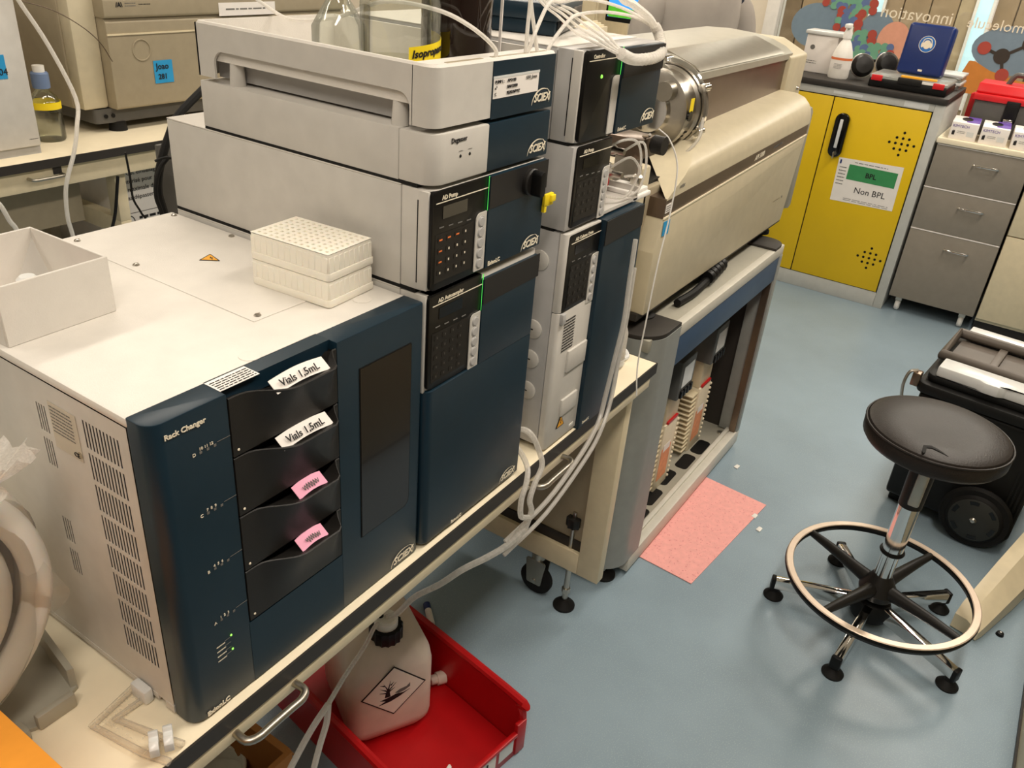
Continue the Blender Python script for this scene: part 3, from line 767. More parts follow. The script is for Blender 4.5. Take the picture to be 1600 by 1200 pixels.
wl = MB().prism([(.378, .036), (.406, .036), (.392, .06)], 'y', -.0095, -.008).build('warning_label', 'black', t)
MB().prism([(.381, .0378), (.403, .0378), (.392, .0568)], 'y', -.0098, -.0094).build('warning_face', 'warn_orange', wl)
MB().prism([(.3915, .053), (.3945, .047), (.392, .047), (.394, .041), (.389, .046), (.3915, .0465)], 'y', -.0102, -.0097).build('warning_bolt', 'black', wl)
txt(t, 'ExionLC', .0075, (.468, -.0162, .008))
MB().box(.347, .358, -.014, .002, .256, .275, .001).build('latch', 'lc_grey', t)
MB().box(.430, .445, -.0088, -.0075, .016, .021).build('door_tab', 'white', t)

t = thing('open_pump_module', 'doorless pump module with exposed silver pump head and looping tubes', 'lab instrument', (.472, .2, .414))
MB().box(A0, A1, .075, .45, .4165, .548, .0015).build('housing', 'lc_grey', t)
MB().box(A0, .462, .0, .075, .4165, .548, .0015).build('panel_housing', 'lc_grey', t)
MB().box(.462, A1, .0, .075, .4165, .422).box(A1-.003, A1, .0, .075, .422, .44).build('sump', 'lc_white', t)
MB().box(A0+.0005, A1-.0005, .02, .415, .412, .4168).build('foot_pad', 'rubber', t)
keypad(t, .352, .464, .419, .547, 'AD Pump', strip=(.418, .503), green=False, buttons=6)
hd_ = MB().lathe([(.03, 0), (.03, -.02), (.024, -.026), (.0001, -.026)], (.53, .075, .478), 'y', 24).build('pump_head', 'steel', t)
MB().lathe([(.012, -.026), (.012, -.045), (.007, -.05), (.0001, -.05)], (.53, .075, .478), 'y', 6).build('pump_nut', 'chrome', hd_)
for (a, b) in ((.575, .5), (.578, .458), (.488, .455), (.49, .51)):
    MB().lathe([(.009, .075), (.009, .045), (.006, .04), (.006, .025), (.0001, .025)], (a, 0, b), 'y', 12).build('valve_fitting', 'steel', t)
MB().lathe([(.014, .075), (.014, .045), (.008, .04), (.0001, .04)], (.553, 0, .448), 'y', 16).build('red_drain_knob', 'red_plastic', t)
for P in ([(.49, .03, .51), (.50, .0, .535), (.54, -.012, .53), (.572, -.01, .49), (.57, -.004, .45), (.54, .0, .432), (.50, .02, .438)],
          [(.575, .03, .5), (.59, .0, .52), (.60, -.008, .48), (.59, -.006, .44), (.56, .0, .43)],
          [(.53, .03, .478), (.55, .0, .50), (.575, -.01, .47), (.578, .02, .458)]):
    MB().tube(P, .0022, 8).build('tube', 'tube_clear', t)

t = thing('controller_module', 'white topped controller module with black panel and navy door above the doorless pump', 'lab instrument', (.472, .2, .549))
chassis(t, A0, A1, .45, .5515, .684, m='lc_grey')
MB().box(A0+.0005, A1-.0005, .01, .445, .548, .5517).build('foot_pad', 'rubber', t)
MB().prism(rpoly([(.457, .02), (A1, .02), (A1, -.008), (.457, -.008)], [0, 0, .004, 0]), 'z', .553, .682, bev=.0015).build('door', 'navy', t)
MB().prism([(.458, .681), (A1, .681), (A1, .642), (.458, .638)], 'y', -.0092, -.0078).build('dark_band', 'navy_dark', t)
kp = keypad(t, .348, .456, .553, .6835, 'Controller', strip=(.553, .643), buttons=0, display=False, keys=False)
MB().prism(rpoly([(.434, .556), (.455, .556), (.455, .643), (.434, .643)], [.001, 0, 0, .008]), 'y', -.005, -.0034).build('grey_strip', 'lc_white', kp)
MB().lathe([(.003, 0), (.0022, -.0012), (.0001, -.0015)], (.397, -.0034, .645), 'y', 10).build('power_light', 'led_green', kp)
MB().box(A0-.0008, A0+.004, .002, .017, .554, .683, .001).build('side_strip', 'lc_white', t); MB().box(A0-.0004, A0+.004, .0172, .0188, .562, .672).build('groove', 'black', t)
logo(t, (.551, -.0082, .563), s=.0125); txt(t, 'ExionLC', .0085, (.464, -.0082, .557))

# navy box lying on the controller
t = thing('valve_box', 'flat navy instrument box with orange sticky note lying on the controller', 'instrument', (.432, .105, .685), rz=math.radians(20))
MB().prism(rpoly([(-.006, -.006), (.216, -.006), (.216, .136), (-.006, .136)], .010), 'z', .020, .046, bev=.006).build('lid', 'navy', t, local=True)
MB().box(0, .21, 0, .13, 0, .022, .003).build('base', 'navy', t, local=True)
MB().box(.012, .2, -.0072, .004, .003, .036, .002).build('front_plate', 'black_gloss', t, local=True)
logo(t, (.004, .118, .0464), (0, -1, 0), (1, 0, 0), s=.010, local=True); txt(t, 'ExionLC', .009, (.12, .128, .0464), (0, -1, 0), (1, 0, 0), local=True)
nt_ = MB(); nt_.quad((.462, .185, .7316), (1, .2, 0), (-.2, 1, 0), .022, .022, .0006); nt_.quad((.474, .182, .7395), (.6, .1, .8), (-.2, 1, 0), .018, .022, .0006)
tag(nt_.build('sticky_note', 'warn_orange'), 'curled orange sticky note on the navy box lid', 'sticky note')

# injection valve on a bracket in front of the spectrometer
t = thing('valve_bracket', 'steel divert valve with black knob on a bracket beside the silver ion source', 'valve', (.70, .05, 0))
MB().box(.695, .703, .045, .10, .0, .47, .001).build('bracket_plate', 'brushed', t)
MB().box(.67, .705, .03, .13, .0, .006, .001).build('bracket_base', 'brushed', t)
MB().box(.668, .735, .035, .105, .468, .505, .003).build('valve_block', 'steel_dark', t)
MB().lathe([(.017, -.012), (.017, .010), (.013, .014), (.0001, .014)], (.69, .012, .498), 'y', 20).build('knob', 'black_plastic', t)
MB().tube([(.66, .02, .52), (.68, .03, .512), (.7, .05, .505)], .0025).build('needle', 'steel', t)
for (a, b) in ((.42, .07), (.36, .06), (.40, .085)): MB().lathe([(.006, 0), (.006, -.003), (.0001, -.003)], (.695, b, a), 'x', 12).build('bolt', 'steel', t)
tag(MB().tube([(.72, .03, .52), (.735, .01, .50), (.745, -.01, .45), (.735, -.015, .36), (.71, -.018, .27), (.695, -.02, .15), (.69, -.02, .05), (.688, -.03, -.02)], .0016, 6).build('capillary', 'white'), 'thin white capillary hanging from the divert valve past the navy door', 'tube')
o = thing('small_tray', 'white plastic clip tray with metal fitting on top of the column oven', 'tray', (.63, .03, .413))
MB().box(.585, .66, .0, .07, .4135, .422, .002).box(.59, .655, .005, .065, .422, .43, .002).build('tray_body', 'white', o)
MB().lathe([(.012, .43), (.012, .445), (.006, .45), (.006, .465), (.0001, .465)], (.645, .025, 0), 'z', 12).build('fitting', 'steel', o)

# clear flask on the bench corner
t = thing('glass_vial_bottle', 'clear bottle with grey cap rings on the bench corner behind tubing', 'bottle', (.735, .06, 0))
MB().lathe([(.001, .001), (.024, .001), (.027, .006), (.027, .085), (.022, .10), (.014, .108), (.014, .12), (.001, .12)], (.735, .06, 0), 'z', 20).build('body', 'tube_clear', t)
MB().lathe([(.028, .01), (.029, .013), (.028, .016), (.028, .02), (.029, .023), (.028, .026)], (.735, .06, 0), 'z', 20, cap=False).build('ring', 'clear_grey', t)
MB().lathe([(.016, .12), (.016, .135), (.0001, .135)], (.735, .06, 0), 'z', 16).build('cap', 'clear_grey', t)
t = thing('stopper_ring', 'curved grey plastic clip lying on the bench corner', 'clip', (.79, .075, 0))
MB().tube([(.762, .07, .006), (.772, .052, .006), (.79, .048, .006), (.806, .058, .008), (.81, .07, .012)], .005, 8).build('arc', 'clear_grey', t)
MB().lathe([(.014, 0), (.014, .006), (.008, .012), (.008, .03), (.0001, .03)], (.775, .085, 0), 'z', 14).build('stud', 'steel', t)

# ------------------------------------------------------------------ spectrometer cart
t = thing('instrument_cart', 'grey steel cart with open side and rounded pillar under the beige spectrometer', 'cart', (1.4, .4, FZ))
CX0, CX1, CY0, CY1 = .905, 1.90, .03, .74
pill = rpoly([(.905, .22), (.905, .03), (1.06, .03), (1.06, .045), (1.0, .06), (.95, .12), (.95, .22)], [.0, .085, .0, 0, .05, .05, 0], 10)
MB().prism(pill, 'z', -.715, -.006).build('pillar', 'cart_grey', t)
MB().prism(rpoly([(.906, .225), (.906, .031), (1.06, .031), (1.06, .225)], [0, .085, 0, 0], 10), 'z', -.006, .006, bev=.002).build('pillar_cap', 'edge_black', t)
MB().prism(rpoly([(1.80, .225), (1.80, .031), (1.905, .031), (1.905, .225)], [0, 0, .07, 0], 10), 'z', -.006, .006, bev=.002).build('pillar_cap', 'edge_black', t)
MB().box(.915, 1.895, .05, .735, -.035, -.002, .003).build('top_plate', 'alu_grey', t)
MB().box(1.06, 1.895, .03, .052, -.036, -.002, .003).build('top_rail', 'cart_frame', t)
MB().box(1.06, 1.875, .033, .05, -.122, -.036, .001).build('blue_panel', 'cart_blue', t)
MB().box(1.872, 1.90, .03, .10, -.715, -.036, .002).build('corner_post', 'cart_grey', t)
MB().box(1.862, 1.872, .036, .058, -.715, -.122).build('post_lining', 'steel_dark', t)
MB().box(1.0, 1.90, .03, .056, -.765, -.712, .002).build('sill_rail', 'cart_frame', t)
MB().box(1.0, 1.90, .056, .07, -.765, -.705, .002).build('sill_lip', 'cart_frame', t)
MB().box(.93, 1.89, .07, .735, -.735, -.72).build('floor_plate', 'alu_grey', t)
MB().box(.93, 1.89, .55, .56, -.72, -.04).build('rear_panel', 'cart_dark', t)
MB().box(.93, .94, .12, .735, -.72, -.04).build('end_panel', 'cart_grey', t)
MB().box(1.885, 1.895, .1, .735, -.72, -.04).build('end_panel', 'cart_dark', t)
MB().box(1.70, 1.72, .44, .55, -.72, -.04).build('strut', 'steel_dark', t)
for (a, b) in ((.965, .085), (1.84, .08), (.965, .68), (1.84, .68)): level_foot(t, a, b, -.71 if a < 1 else -.73, .034)
for i, (a, b) in enumerate(((1.45, .12), (1.58, .105), (1.70, .10), (1.32, .11), (1.2, .1))):
    MB().prism(rpoly([(a-.05, b-.022), (a+.05, b-.022), (a+.05, b+.022), (a-.05, b+.022)], .015), 'z', -.7203, -.7195).build('floor_slot', 'black', t)
# power units standing in the cart
def power_unit(x, y, label):
    u = thing('power_unit', label, 'electrical unit', (x, y, -.72), group=None)
    MB().box(x-.05, x+.05, y, y+.16, -.72, -.47, .004).build('case', 'unit_cream', u)
    for k in range(13):
        z_ = -.705+.018*k
        MB().box(x-.098, x-.05, y+.004, y+.15, z_, z_+.007, .002, 1).build('cooling_fin', 'beige_metal', u)
    for k in range(13):
        z_ = -.708+.018*k
        MB().box(x+.046, x+.056, y-.004, y+.004, z_, z_+.009, .002, 1).build('edge_rib', 'unit_cream', u)
    MB().quad((x-.01, y-.0006, -.62), FR, FU, .07, .12, .0006).build('orange_sticker', 'unit_peach', u)
    MB().quad((x-.01, y-.0014, -.56), FR, FU, .05, .025, .0006).build('white_sticker', 'paper', u)
    MB().box(x-.035, x+.04, y-.002, y+.06, -.47, -.462).build('red_terminal_strip', 'red_plastic', u)
    sw = MB().box(x-.05, x+.05, y+.005, y+.14, -.47, -.37, .004).build('terminal_block', 'beige_metal', u)
    s_ = MB().box(x-.06, x+.05, y-.02, y+.12, -.37, -.24, .005).build('contactor', 'switch_grey', u)
    MB().quad((x-.005, y-.0206, -.295), FR, FU, .075, .07, .0008).build('face_label', 'clear_grey', s_)
    for k in range(4): MB().box(x-.045+.024*k, x-.03+.024*k, y-.026, y-.019, -.365, -.34, .001).build('terminal', 'black', s_)
power_unit(1.39, .115, 'white ribbed power unit with orange sticker beside the cart pillar')
power_unit(1.69, .125, 'white ribbed power unit standing deeper in the cart under a dark contactor')
o = thing('black_cable', 'bundled black cable lying on the cart top under the spectrometer', 'cable', (1.4, .1, 0))
MB().tube([(1.15, .085, .012), (1.25, .08, .012), (1.36, .085, .016), (1.45, .09, .018), (1.52, .10, .02)], .011, 8).build('cable', 'rubber', o)
for i in range(5): MB().lathe([(.019, -.011), (.022, 0), (.019, .011)], (1.36+.03*i, .086+.003*i, .023), 'x', 12).build('cable_lump', 'black', o)
# ------------------------------------------------------------------ beige mass spectrometer
t = thing('mass_spectrometer', 'long beige mass spectrometer with brown stripe and steel chamber on the cart', 'lab instrument', (1.5, .4, 0))
for (a, b) in ((1.03, .13), (1.95, .14), (1.03, .65), (1.95, .65)):
    MB().lathe([(.035, 0), (.035, .01), (.022, .02), (.022, .05), (.0001, .05)], (a, b, 0), 'z', 20).build('foot', 'rubber', t)
MB().box(.93, 2.04, .13, .72, .045, .34, .004).build('chassis', 'beige_dark', t)
MB().box(.93, 2.03, .10, .70, .028, .046).build('base_plate', 'edge_black', t)
MB().prism(rpoly([(.90, .13), (.955, .13), (.955, .42), (.90, .42)], .012), 'z', .045, .392, bev=.004).build('end_cheek', 'beige_ms', t)
MB().prism(rpoly([(.938, .045), (1.99, .045), (2.050, .29), (2.056, .315), (.963, .277), (.94, .20)], [.004, .01, .01, 0, 0, .01]), 'y', .088, .14, bev=.002).build('lower_panel', 'beige_ms', t)
# cowl: profile swept along x with a slanted left end
prof = [(.088, .318), (.088, .338), (.092, .358), (.103, .378), (.122, .395), (.15, .404), (.205, .405), (.205, .372)]
dzr = .03
mb = MB(); N_ = len(prof); ends = []
for X_, sl in ((.965, 1), (2.062, 0)):
    ends.append([(X_+(max(0, (z_-.325))*2.9 if sl else 0), y_, z_+(0 if sl else dzr)) for (y_, z_) in prof])
mb.add(ends[0]+ends[1], [(i, i+1, N_+i+1, N_+i) for i in range(N_-1)]+[tuple(range(N_))[::-1], tuple(range(N_, 2*N_))])
mb.build('cowl', 'beige_ms', t, angle=50)
MB().add([(.962, .0885, .277), (2.056, .0885, .315), (2.062, .0885, .350), (.966, .0885, .3205), (.962, .14, .277), (2.056, .14, .315), (2.062, .14, .350), (.966, .14, .3205)], [(0, 1, 2, 3), (7, 6, 5, 4), (0, 4, 5, 1), (1, 5, 6, 2), (2, 6, 7, 3), (3, 7, 4, 0)]).build('stripe', 'steel_dark', t)
sd = MB(); sd.add([(.963, .086, .275), (2.056, .086, .313), (2.056, .086, .3165), (.963, .086, .279), (.963, .09, .275), (2.056, .09, .313), (2.056, .09, .3165), (.963, .09, .279)], [(0, 1, 2, 3), (7, 6, 5, 4), (0, 4, 5, 1), (1, 5, 6, 2), (2, 6, 7, 3), (3, 7, 4, 0)]); sd.build('stripe_edge', 'worktop', t)
sl = Vector((1, 0, .0365)).normalized()
txt(t, 'API 5000', .021, (1.56, .0882, .311), sl, FU, 'white_letter', shear=.2)
txt(t, 'LC/MS/MS SYSTEM', .010, (1.72, .0882, .320), sl, FU, 'grey_ink')
txt(t, 'sciex', .014, (1.03, .0876, .335), sl, FU, 'grey_ink', shear=.3)
lb = MB().quad((.986, .0882, .299), sl, FU, .035, .02, .0008).build('serial_label', 'paper', t); lines(lb, (.986, .0872, .299), sl, FU, .03, .016, 3, 'ink')
lines(t, (1.88, .0876, .135), FR, FU, .07, .012, 1, 'beige_dark'); txt(t, '\u2022', .03, (1.93, .0876, .125), m='grey_ink')
tag(MB().quad((.985, .0868, .252), FR, FU, .034, .034, .001).build('blue_sticker', 'sky_sticker'), 'small blue square sticker below the brown spectrometer stripe', 'sticker')
MB().box(2.064, 2.10, .09, .7, .06, .40, .02).build('end_panel', 'alu_grey', t)
# steel vacuum chamber with curved lid
MB().prism([(.205, .34), (.205, .53), (.5, .56), (.5, .34)], 'x', 1.235, 2.06).build('chamber', 'steel_dark', t)
lid = [(.198, .528), (.198, .545), (.225, .562), (.27, .578), (.33, .588), (.42, .592), (.5, .588), (.5, .56), (.36, .57), (.28, .562), (.22, .545)]
MB().prism(lid, 'x', 1.17, 2.09).build('chamber_lid', 'alu_grey', t)
MB().prism([(.2, .549), (.215, .561), (.3, .589), (.3, .586), (.22, .558)], 'x', 1.32, 2.0).build('lid_plate', 'brushed', t)
MB().tube([(1.168, .2, .53), (1.168, .22, .56), (1.168, .27, .577), (1.168, .34, .588)], .006, 8).build('lid_edge', 'chrome', t)
MB().prism(rpoly([(.19, .40), (.19, .535), (.28, .575), (.5, .575), (.5, .40)], [.01, .012, .03, .01, .01]), 'x', 2.06, 2.24, bev=.006).build('end_cover', 'beige_ms', t)
MB().lathe([(.008, 0), (.006, -.006), (.0001, -.006)], (2.2, .19, .43), 'y', 10).build('screw', 'steel', t)
MB().box(1.235, 2.0, .5, .72, .34, .50, .006).build('rear_cover', 'beige_ms', t)
# ion source
so = MB().lathe([(.08, 0), (.093, .004), (.093, .03), (.088, .034), (.088, .075), (.095, .08), (.095, .10)], (1.12, .232, .475), 'x', 40).build('ion_source', 'steel', t)
for k in range(10):
    a = math.radians(212+9*k); r_ = .0885
    MB().cyl((1.158, .232+r_*math.cos(a), .475+r_*math.sin(a)), (1.188, .232+r_*math.cos(a), .475+r_*math.sin(a)), .0022, 6).build('vent_slot', 'black', so)
MB().lathe([(.05, -.012), (.055, 0), (.05, .004)], (1.12, .232, .475), 'x', 28).build('source_plate', 'chrome', so)
MB().cyl((1.09, .19, .525), (1.14, .19, .525), .022, 20).build('source_knob', 'brushed', so)
MB().lathe([(.012, 0), (.012, -.004), (.0001, -.004)], (1.135, .137, .475), 'y', 14).build('view_port', 'black_gloss', so)
for a in (.3, 1.4, 2.6, 3.6, 4.7, 5.6):
    MB().cyl((1.20, .232+.106*math.cos(a), .475+.106*math.sin(a)), (1.235, .232+.106*math.cos(a), .475+.106*math.sin(a)), .01, 10).build('clamp', 'chrome', so)
MB().quad((1.135, .134, .50), FR, FU, .02, .03, .001).build('yellow_mark', 'yellow_label', so)
MB().torus((1.215, .232, .475), .102, .008, 'x', 40, 8).build('flange', 'chrome', so)
MB().box(.96, 1.235, .145, .52, .335, .348).build('source_shelf', 'black', t)
tag(MB().tube([(1.20, .125, .46), (1.18, .12, .42), (1.15, .14, .38), (1.12, .16, .352)], .004, 8).build('drain_tube', 'tube_clear'), 'clear drain tube below the silver ion source', 'tube')
# ribbed pump motor behind the chamber
t = thing('vacuum_motor', 'cream ribbed motor housing standing behind the steel chamber', 'motor', (1.62, .62, .5))
o = MB().lathe([(.001, 0), (.055, 0), (.062, .01), (.062, .05), (.045, .075), (.02, .08)], (1.45, .62, .53), 'z', 28).build('dome', 'worktop', t)
for k in range(7): MB().box(1.36, 1.54, .585+.011*k, .590+.011*k, .50, .61-.004*abs(k-3)).build('rib', 'worktop', t)
MB().box(1.35, 1.56, .57, .68, .50, .535, .006).build('base', 'worktop', t)
MB().cyl((1.38, .62, .6), (1.38, .62, .64), .012).build('stud', 'brushed', t)

# ------------------------------------------------------------------ pink sheet, scraps
o = MB(); o.add([(1.10, .045, FZ+.001), (1.088, -.136, FZ+.001), (1.604, -.186, FZ+.001), (1.625, .045, FZ+.001)], [(0, 1, 2, 3)])
o.v += [(x, y, z+.002) for x, y, z in o.v]; o.f += [(7, 6, 5, 4), (0, 4, 5, 1), (1, 5, 6, 2), (2, 6, 7, 3), (3, 7, 4, 0)]; o.mi = [0]*6
tag(o.build('absorbent_sheet', 'pink_sheet'), 'pink speckled absorbent sheet on the floor under the cart sill', 'absorbent sheet')
for i, (x, y, l) in enumerate(((1.462, -.21, 'white paper scrap on the floor just off the pink sheet'), (1.52, -.175, 'white paper scrap touching the pink sheet edge'), (1.758, -.027, 'tiny white scrap on the floor beside the cart foot'))):
    tag(MB().prism(rpoly([(x-.012, y-.006), (x+.012, y-.008), (x+.014, y+.005), (x-.008, y+.009)], .003), 'z', FZ, FZ+.004, bev=.001).build('paper_scrap', 'white'), l, 'scrap')
o = thing('floor_stud', 'small black dome screw lying on the dark floor beside the desk foot', 'screw', (1.447, -.907, FZ))
MB().lathe([(.011, 0), (.009, .008), (.0001, .011)], (1.447, -.907, FZ), 'z', 14).build('dome', 'black', o); MB().lathe([(.003, .0105), (.0001, .013)], (1.447, -.907, FZ), 'z', 8).build('slot', 'white', o)
o = thing('marker_cap', 'white tube with a blue end on the floor behind the red bin', 'cap', (.525, .368, FZ))
MB().cyl((.50, .345, FZ+.009), (.535, .385, FZ+.009), .009).build('tube', 'white', o); MB().cyl((.535, .385, FZ+.009), (.55, .402, FZ+.009), .0095).build('end_cap', 'case_blue', o)

# ------------------------------------------------------------------ lab stool
SX, SY = 1.257, -.585
t = thing('lab_stool', 'black round lab stool with cracked seat and silver foot ring', 'stool', (SX, SY, FZ))
ST = -.14
seat = MB().lathe([(.001, ST-.062), (.14, ST-.062), (.158, ST-.056), (.166, ST-.045), (.167, ST-.02), (.160, ST-.006), (.145, ST), (.09, ST-.003), (.001, ST-.006)], (SX, SY, 0), 'z', 48).build('seat', 'leather', t)
MB().torus((SX, SY, ST-.012), .1655, .0028, 'z', 48, 6).build('seam', 'leather', seat)
cr = MB()
a0 = math.atan2(-.10, -.12)
for pts in (((-.160, .012), (-.150, .016), (-.122, .018), (-.112, .002), (-.120, -.018), (-.136, -.038), (-.128, -.020), (-.122, .0), (-.130, .010), (-.150, .008)),):
    cr.prism([(SX+x, SY+y) for x, y in pts], 'z', ST-.008, ST+.0008)
cr.build('crack', 'leather_crack', seat)
MB().box(SX-.09, SX+.09, SY-.09, SY+.09, ST-.075, ST-.062, .004).build('seat_plate', 'black', t)
MB().cyl((SX, SY, ST-.07), (SX, SY, ST-.235), .031, 28, .029).build('sleeve', 'black_plastic', t)
MB().box(SX-.034, SX-.022, SY-.020, SY+.008, ST-.22, ST-.09, .006).build('sleeve_plate', 'brushed', t)
MB().cyl((SX, SY, ST-.235), (SX, SY, ST-.385), .0265, 28).build('outer_column', 'chrome', t)
MB().torus((SX, SY, ST-.385), .026, .006, 'z', 28, 8).build('collar', 'black', t)
MB().cyl((SX, SY, ST-.385), (SX, SY, FZ+.08), .0225, 28).build('inner_column', 'chrome', t)
RZ = -.635
MB().lathe([(.235, RZ-.012), (.246, RZ-.010), (.250, RZ), (.247, RZ+.008), (.236, RZ+.008), (.229, RZ), (.231, RZ-.009), (.235, RZ-.012)], (SX, SY, 0), 'z', 72, cap=False).build('foot_ring', 'black', t)
MB().lathe([(.229, RZ+.0085), (.231, RZ+.0105), (.246, RZ+.0105), (.2485, RZ+.0085), (.229, RZ+.0085)], (SX, SY, 0), 'z', 72, cap=False).build('ring_tread', 'ring_silver', t)
hb = MB().lathe([(.024, RZ-.045), (.045, RZ-.04), (.05, RZ-.02), (.04, RZ), (.03, RZ+.02), (.024, RZ+.03)], (SX, SY, 0), 'z', 32).build('ring_hub', 'black_plastic', t)
for ang in (66, 156, -114, -24):
    a = math.radians(ang); d = Vector((math.cos(a), math.sin(a), 0)); c = Vector((SX, SY, RZ))
    MB().tube([c+d*.03+Vector((0, 0, -.012)), c+d*.08+Vector((0, 0, -.008)), c+d*.16+Vector((0, 0, -.002)), c+d*.236], .014, 10, smooth=4, rs=lambda q: .021-.011*q).build('ring_spoke', 'black_plastic', t)
MB().lathe([(.024, FZ+.03), (.05, FZ+.035), (.055, FZ+.06), (.045, FZ+.085), (.024, FZ+.095)], (SX, SY, 0), 'z', 32).build('base_hub', 'black', t)
for ang in (104.4, 174.3, -114.3, -40.6, 31.6):
    a = math.radians(ang); Mx = Matrix.Translation((SX, SY, 0)) @ Matrix.Rotation(a, 4, 'Z')
    lg = MB().prism(rpoly([(.04, FZ+.045), (.255, FZ+.032), (.262, FZ+.036), (.262, FZ+.058), (.256, FZ+.064), (.04, FZ+.088)], .004, 3), 'y', -.012, .012, bev=.003).xf(Mx).build('base_leg', 'chrome', t)
    MB().lathe([(.027, FZ), (.028, FZ+.005), (.018, FZ+.016), (.012, FZ+.022), (.011, FZ+.034), (.0001, FZ+.034)], (.250, 0, 0), 'z', 24).xf(Mx).build('foot_glide', 'rubber', lg)
    MB().box(.253, .266, -.0135, .0135, FZ+.028, FZ+.066, .004).xf(Mx).build('leg_end', 'black', lg)

# ------------------------------------------------------------------ red bin with waste canister
t = thing('red_bin', 'red plastic storage bin on the floor under the bench holding a canister', 'storage bin', (.225, .276, FZ), rz=math.radians(-9))
W2, L0, L1, BH = .165, -.30, .36, .15
def wall_ring(ix, iy):
    return [(-W2+ix, L0+iy), (W2-ix, L0+iy), (W2-ix, L1-iy), (-W2+ix, L1-iy)]
MB().box(-W2+.01, W2-.01, L0+.01, L1-.01, .003, .008).build('floor_panel', 'red_plastic', t, local=True)
for s_ in (-1, 1):
    pr_ = rpoly([(L0+.012, 0), (L1-.01, 0), (L1, BH), (L0+.055, BH), (L0+.012, BH-.035)], [0, 0, .004, .02, .01])
    MB().prism(pr_, 'x', s_*(W2-.008), s_*(W2-.004)).build('side_wall', 'red_plastic', t, local=True)
    MB().tube([(s_*(W2-.004), L1-.004, BH-.006), (s_*(W2-.004), L0+.06, BH-.006), (s_*(W2-.004), L0+.022, BH-.022), (s_*(W2-.004), L0+.012, BH-.05), (s_*(W2-.004), L0+.012, .03)], .010, 8, smooth=4).build('rim_roll', 'red_plastic', t, local=True)
    MB().box(s_*(W2-.03), s_*(W2-.0), L0, L0+.012, .004, BH-.05, .003).build('corner_rib', 'red_plastic', t, local=True)
MB().box(-W2, W2, L1-.008, L1-.003, 0, BH, .001).build('back_wall', 'red_plastic', t, local=True)
MB().tube([(-W2, L1-.006, BH-.005), (W2, L1-.006, BH-.005)], .009, 8, smooth=0).build('rim_roll', 'red_plastic', t, local=True)
fw_ = MB().box(-W2+.01, W2-.01, L0+.004, L0+.009, 0, .075, .001).build('front_wall', 'red_plastic', t, local=True)
MB().box(-W2+.03, W2-.03, L0-.002, L0+.010, .068, .078, .002).build('front_lip', 'red_plastic', fw_, local=True)
lb = MB().quad((.03, L0+.0035, .042), FR, FU, .085, .045, .001).build('number_label', 'paper', fw_, local=True)
txt(lb, '121', .038, (-.003, L0+.002, .029), m='ink', local=True, bold=.0006)
MB().quad((.105, L0+.0035, .045), FR, FU, .045, .045, .001).build('small_label', 'clear_grey', fw_, local=True)

JX, JY, JA = .232, .294, math.radians(-29)
t = thing('waste_canister', 'translucent plastic waste canister with black cap in the red bin', 'canister', (JX, JY, FZ+.008), rz=JA)
bm = bmesh.new()
def ring(w_, d_, z_, r_, oy=0): return [(x, y+oy, z_) for x, y in rpoly([(-w_, -d_), (w_, -d_), (w_, d_), (-w_, d_)], r_, 6)]
rings = [ring(.074, .086, .0, .03), ring(.086, .098, .012, .035), ring(.094, .108, .034, .03), ring(.096, .110, .05, .03), ring(.096, .110, .20, .03), ring(.093, .106, .226, .035), ring(.084, .097, .250, .04), ring(.066, .082, .272, .04), ring(.048, .07, .284, .04)]
mb = MB(); nr = len(rings[0])
mb.add([v for r_ in rings for v in r_], [(i*nr+k, i*nr+(k+1) % nr, (i+1)*nr+(k+1) % nr, (i+1)*nr+k) for i in range(len(rings)-1) for k in range(nr)]+[tuple(range(nr))[::-1], tuple(range((len(rings)-1)*nr, len(rings)*nr))])
bd_ = mb.build('body', 'hdpe', t, local=True, angle=60)
MB().tube([(0, .10, .245), (0, .095, .30), (0, .05, .318), (0, -.0, .312), (0, -.015, .285)], .017, 10).build('carry_handle', 'hdpe', t, local=True)
cp = MB().prism([(.0+(.036 if k % 2 else .033)*math.cos(2*PI*k/32), -.06+(.036 if k % 2 else .033)*math.sin(2*PI*k/32)) for k in range(32)], 'z', .272, .306, bev=.002).build('cap', 'black', t, local=True)
MB().lathe([(.025, .304), (.025, .322), (.021, .327), (.0001, .327)], (0, -.06, 0), 'z', 24).build('cap_insert', 'hdpe_white', cp, local=True)
MB().cyl((-.010, -.055, .32), (-.012, -.05, .355), .007).build('cap_port', 'black', cp, local=True)
lbo = Vector((.0, -.1104, .158))
lb = MB().prism([(lbo.x, lbo.z-.073), (lbo.x+.073, lbo.z), (lbo.x, lbo.z+.073), (lbo.x-.073, lbo.z)], 'y', -.1112, -.1102).build('hazard_label', 'ink', t, local=True)
MB().prism([(lbo.x, lbo.z-.069), (lbo.x+.069, lbo.z), (lbo.x, lbo.z+.069), (lbo.x-.069, lbo.z)], 'y', -.1116, -.1111).build('label_face', 'pp_plate', lb, local=True)
def P2(a, b): return (lbo.x+a*.0013, lbo.z+b*.0013)
tree = MB()
tree.prism([P2(-16, -10), P2(-6, -10), P2(-8, 6), P2(-13, 6)], 'y', -.1121, -.1115)
for (a, b, c, d) in ((-11, 4, -24, 14), (-10, 5, -18, 24), (-10, 6, -6, 27), (-9, 5, 4, 20), (-12, 0, -25, 4), (-9, 2, 2, 9), (-6, 16, 0, 22), (-16, 18, -24, 22)):
    v = Vector((c-a, d-b)); nrm = Vector((-v.y, v.x)).normalized()*1.4
    tree.prism([P2(a-nrm.x, b-nrm.y), P2(a+nrm.x, b+nrm.y), P2(c, d)], 'y', -.1121, -.1115)
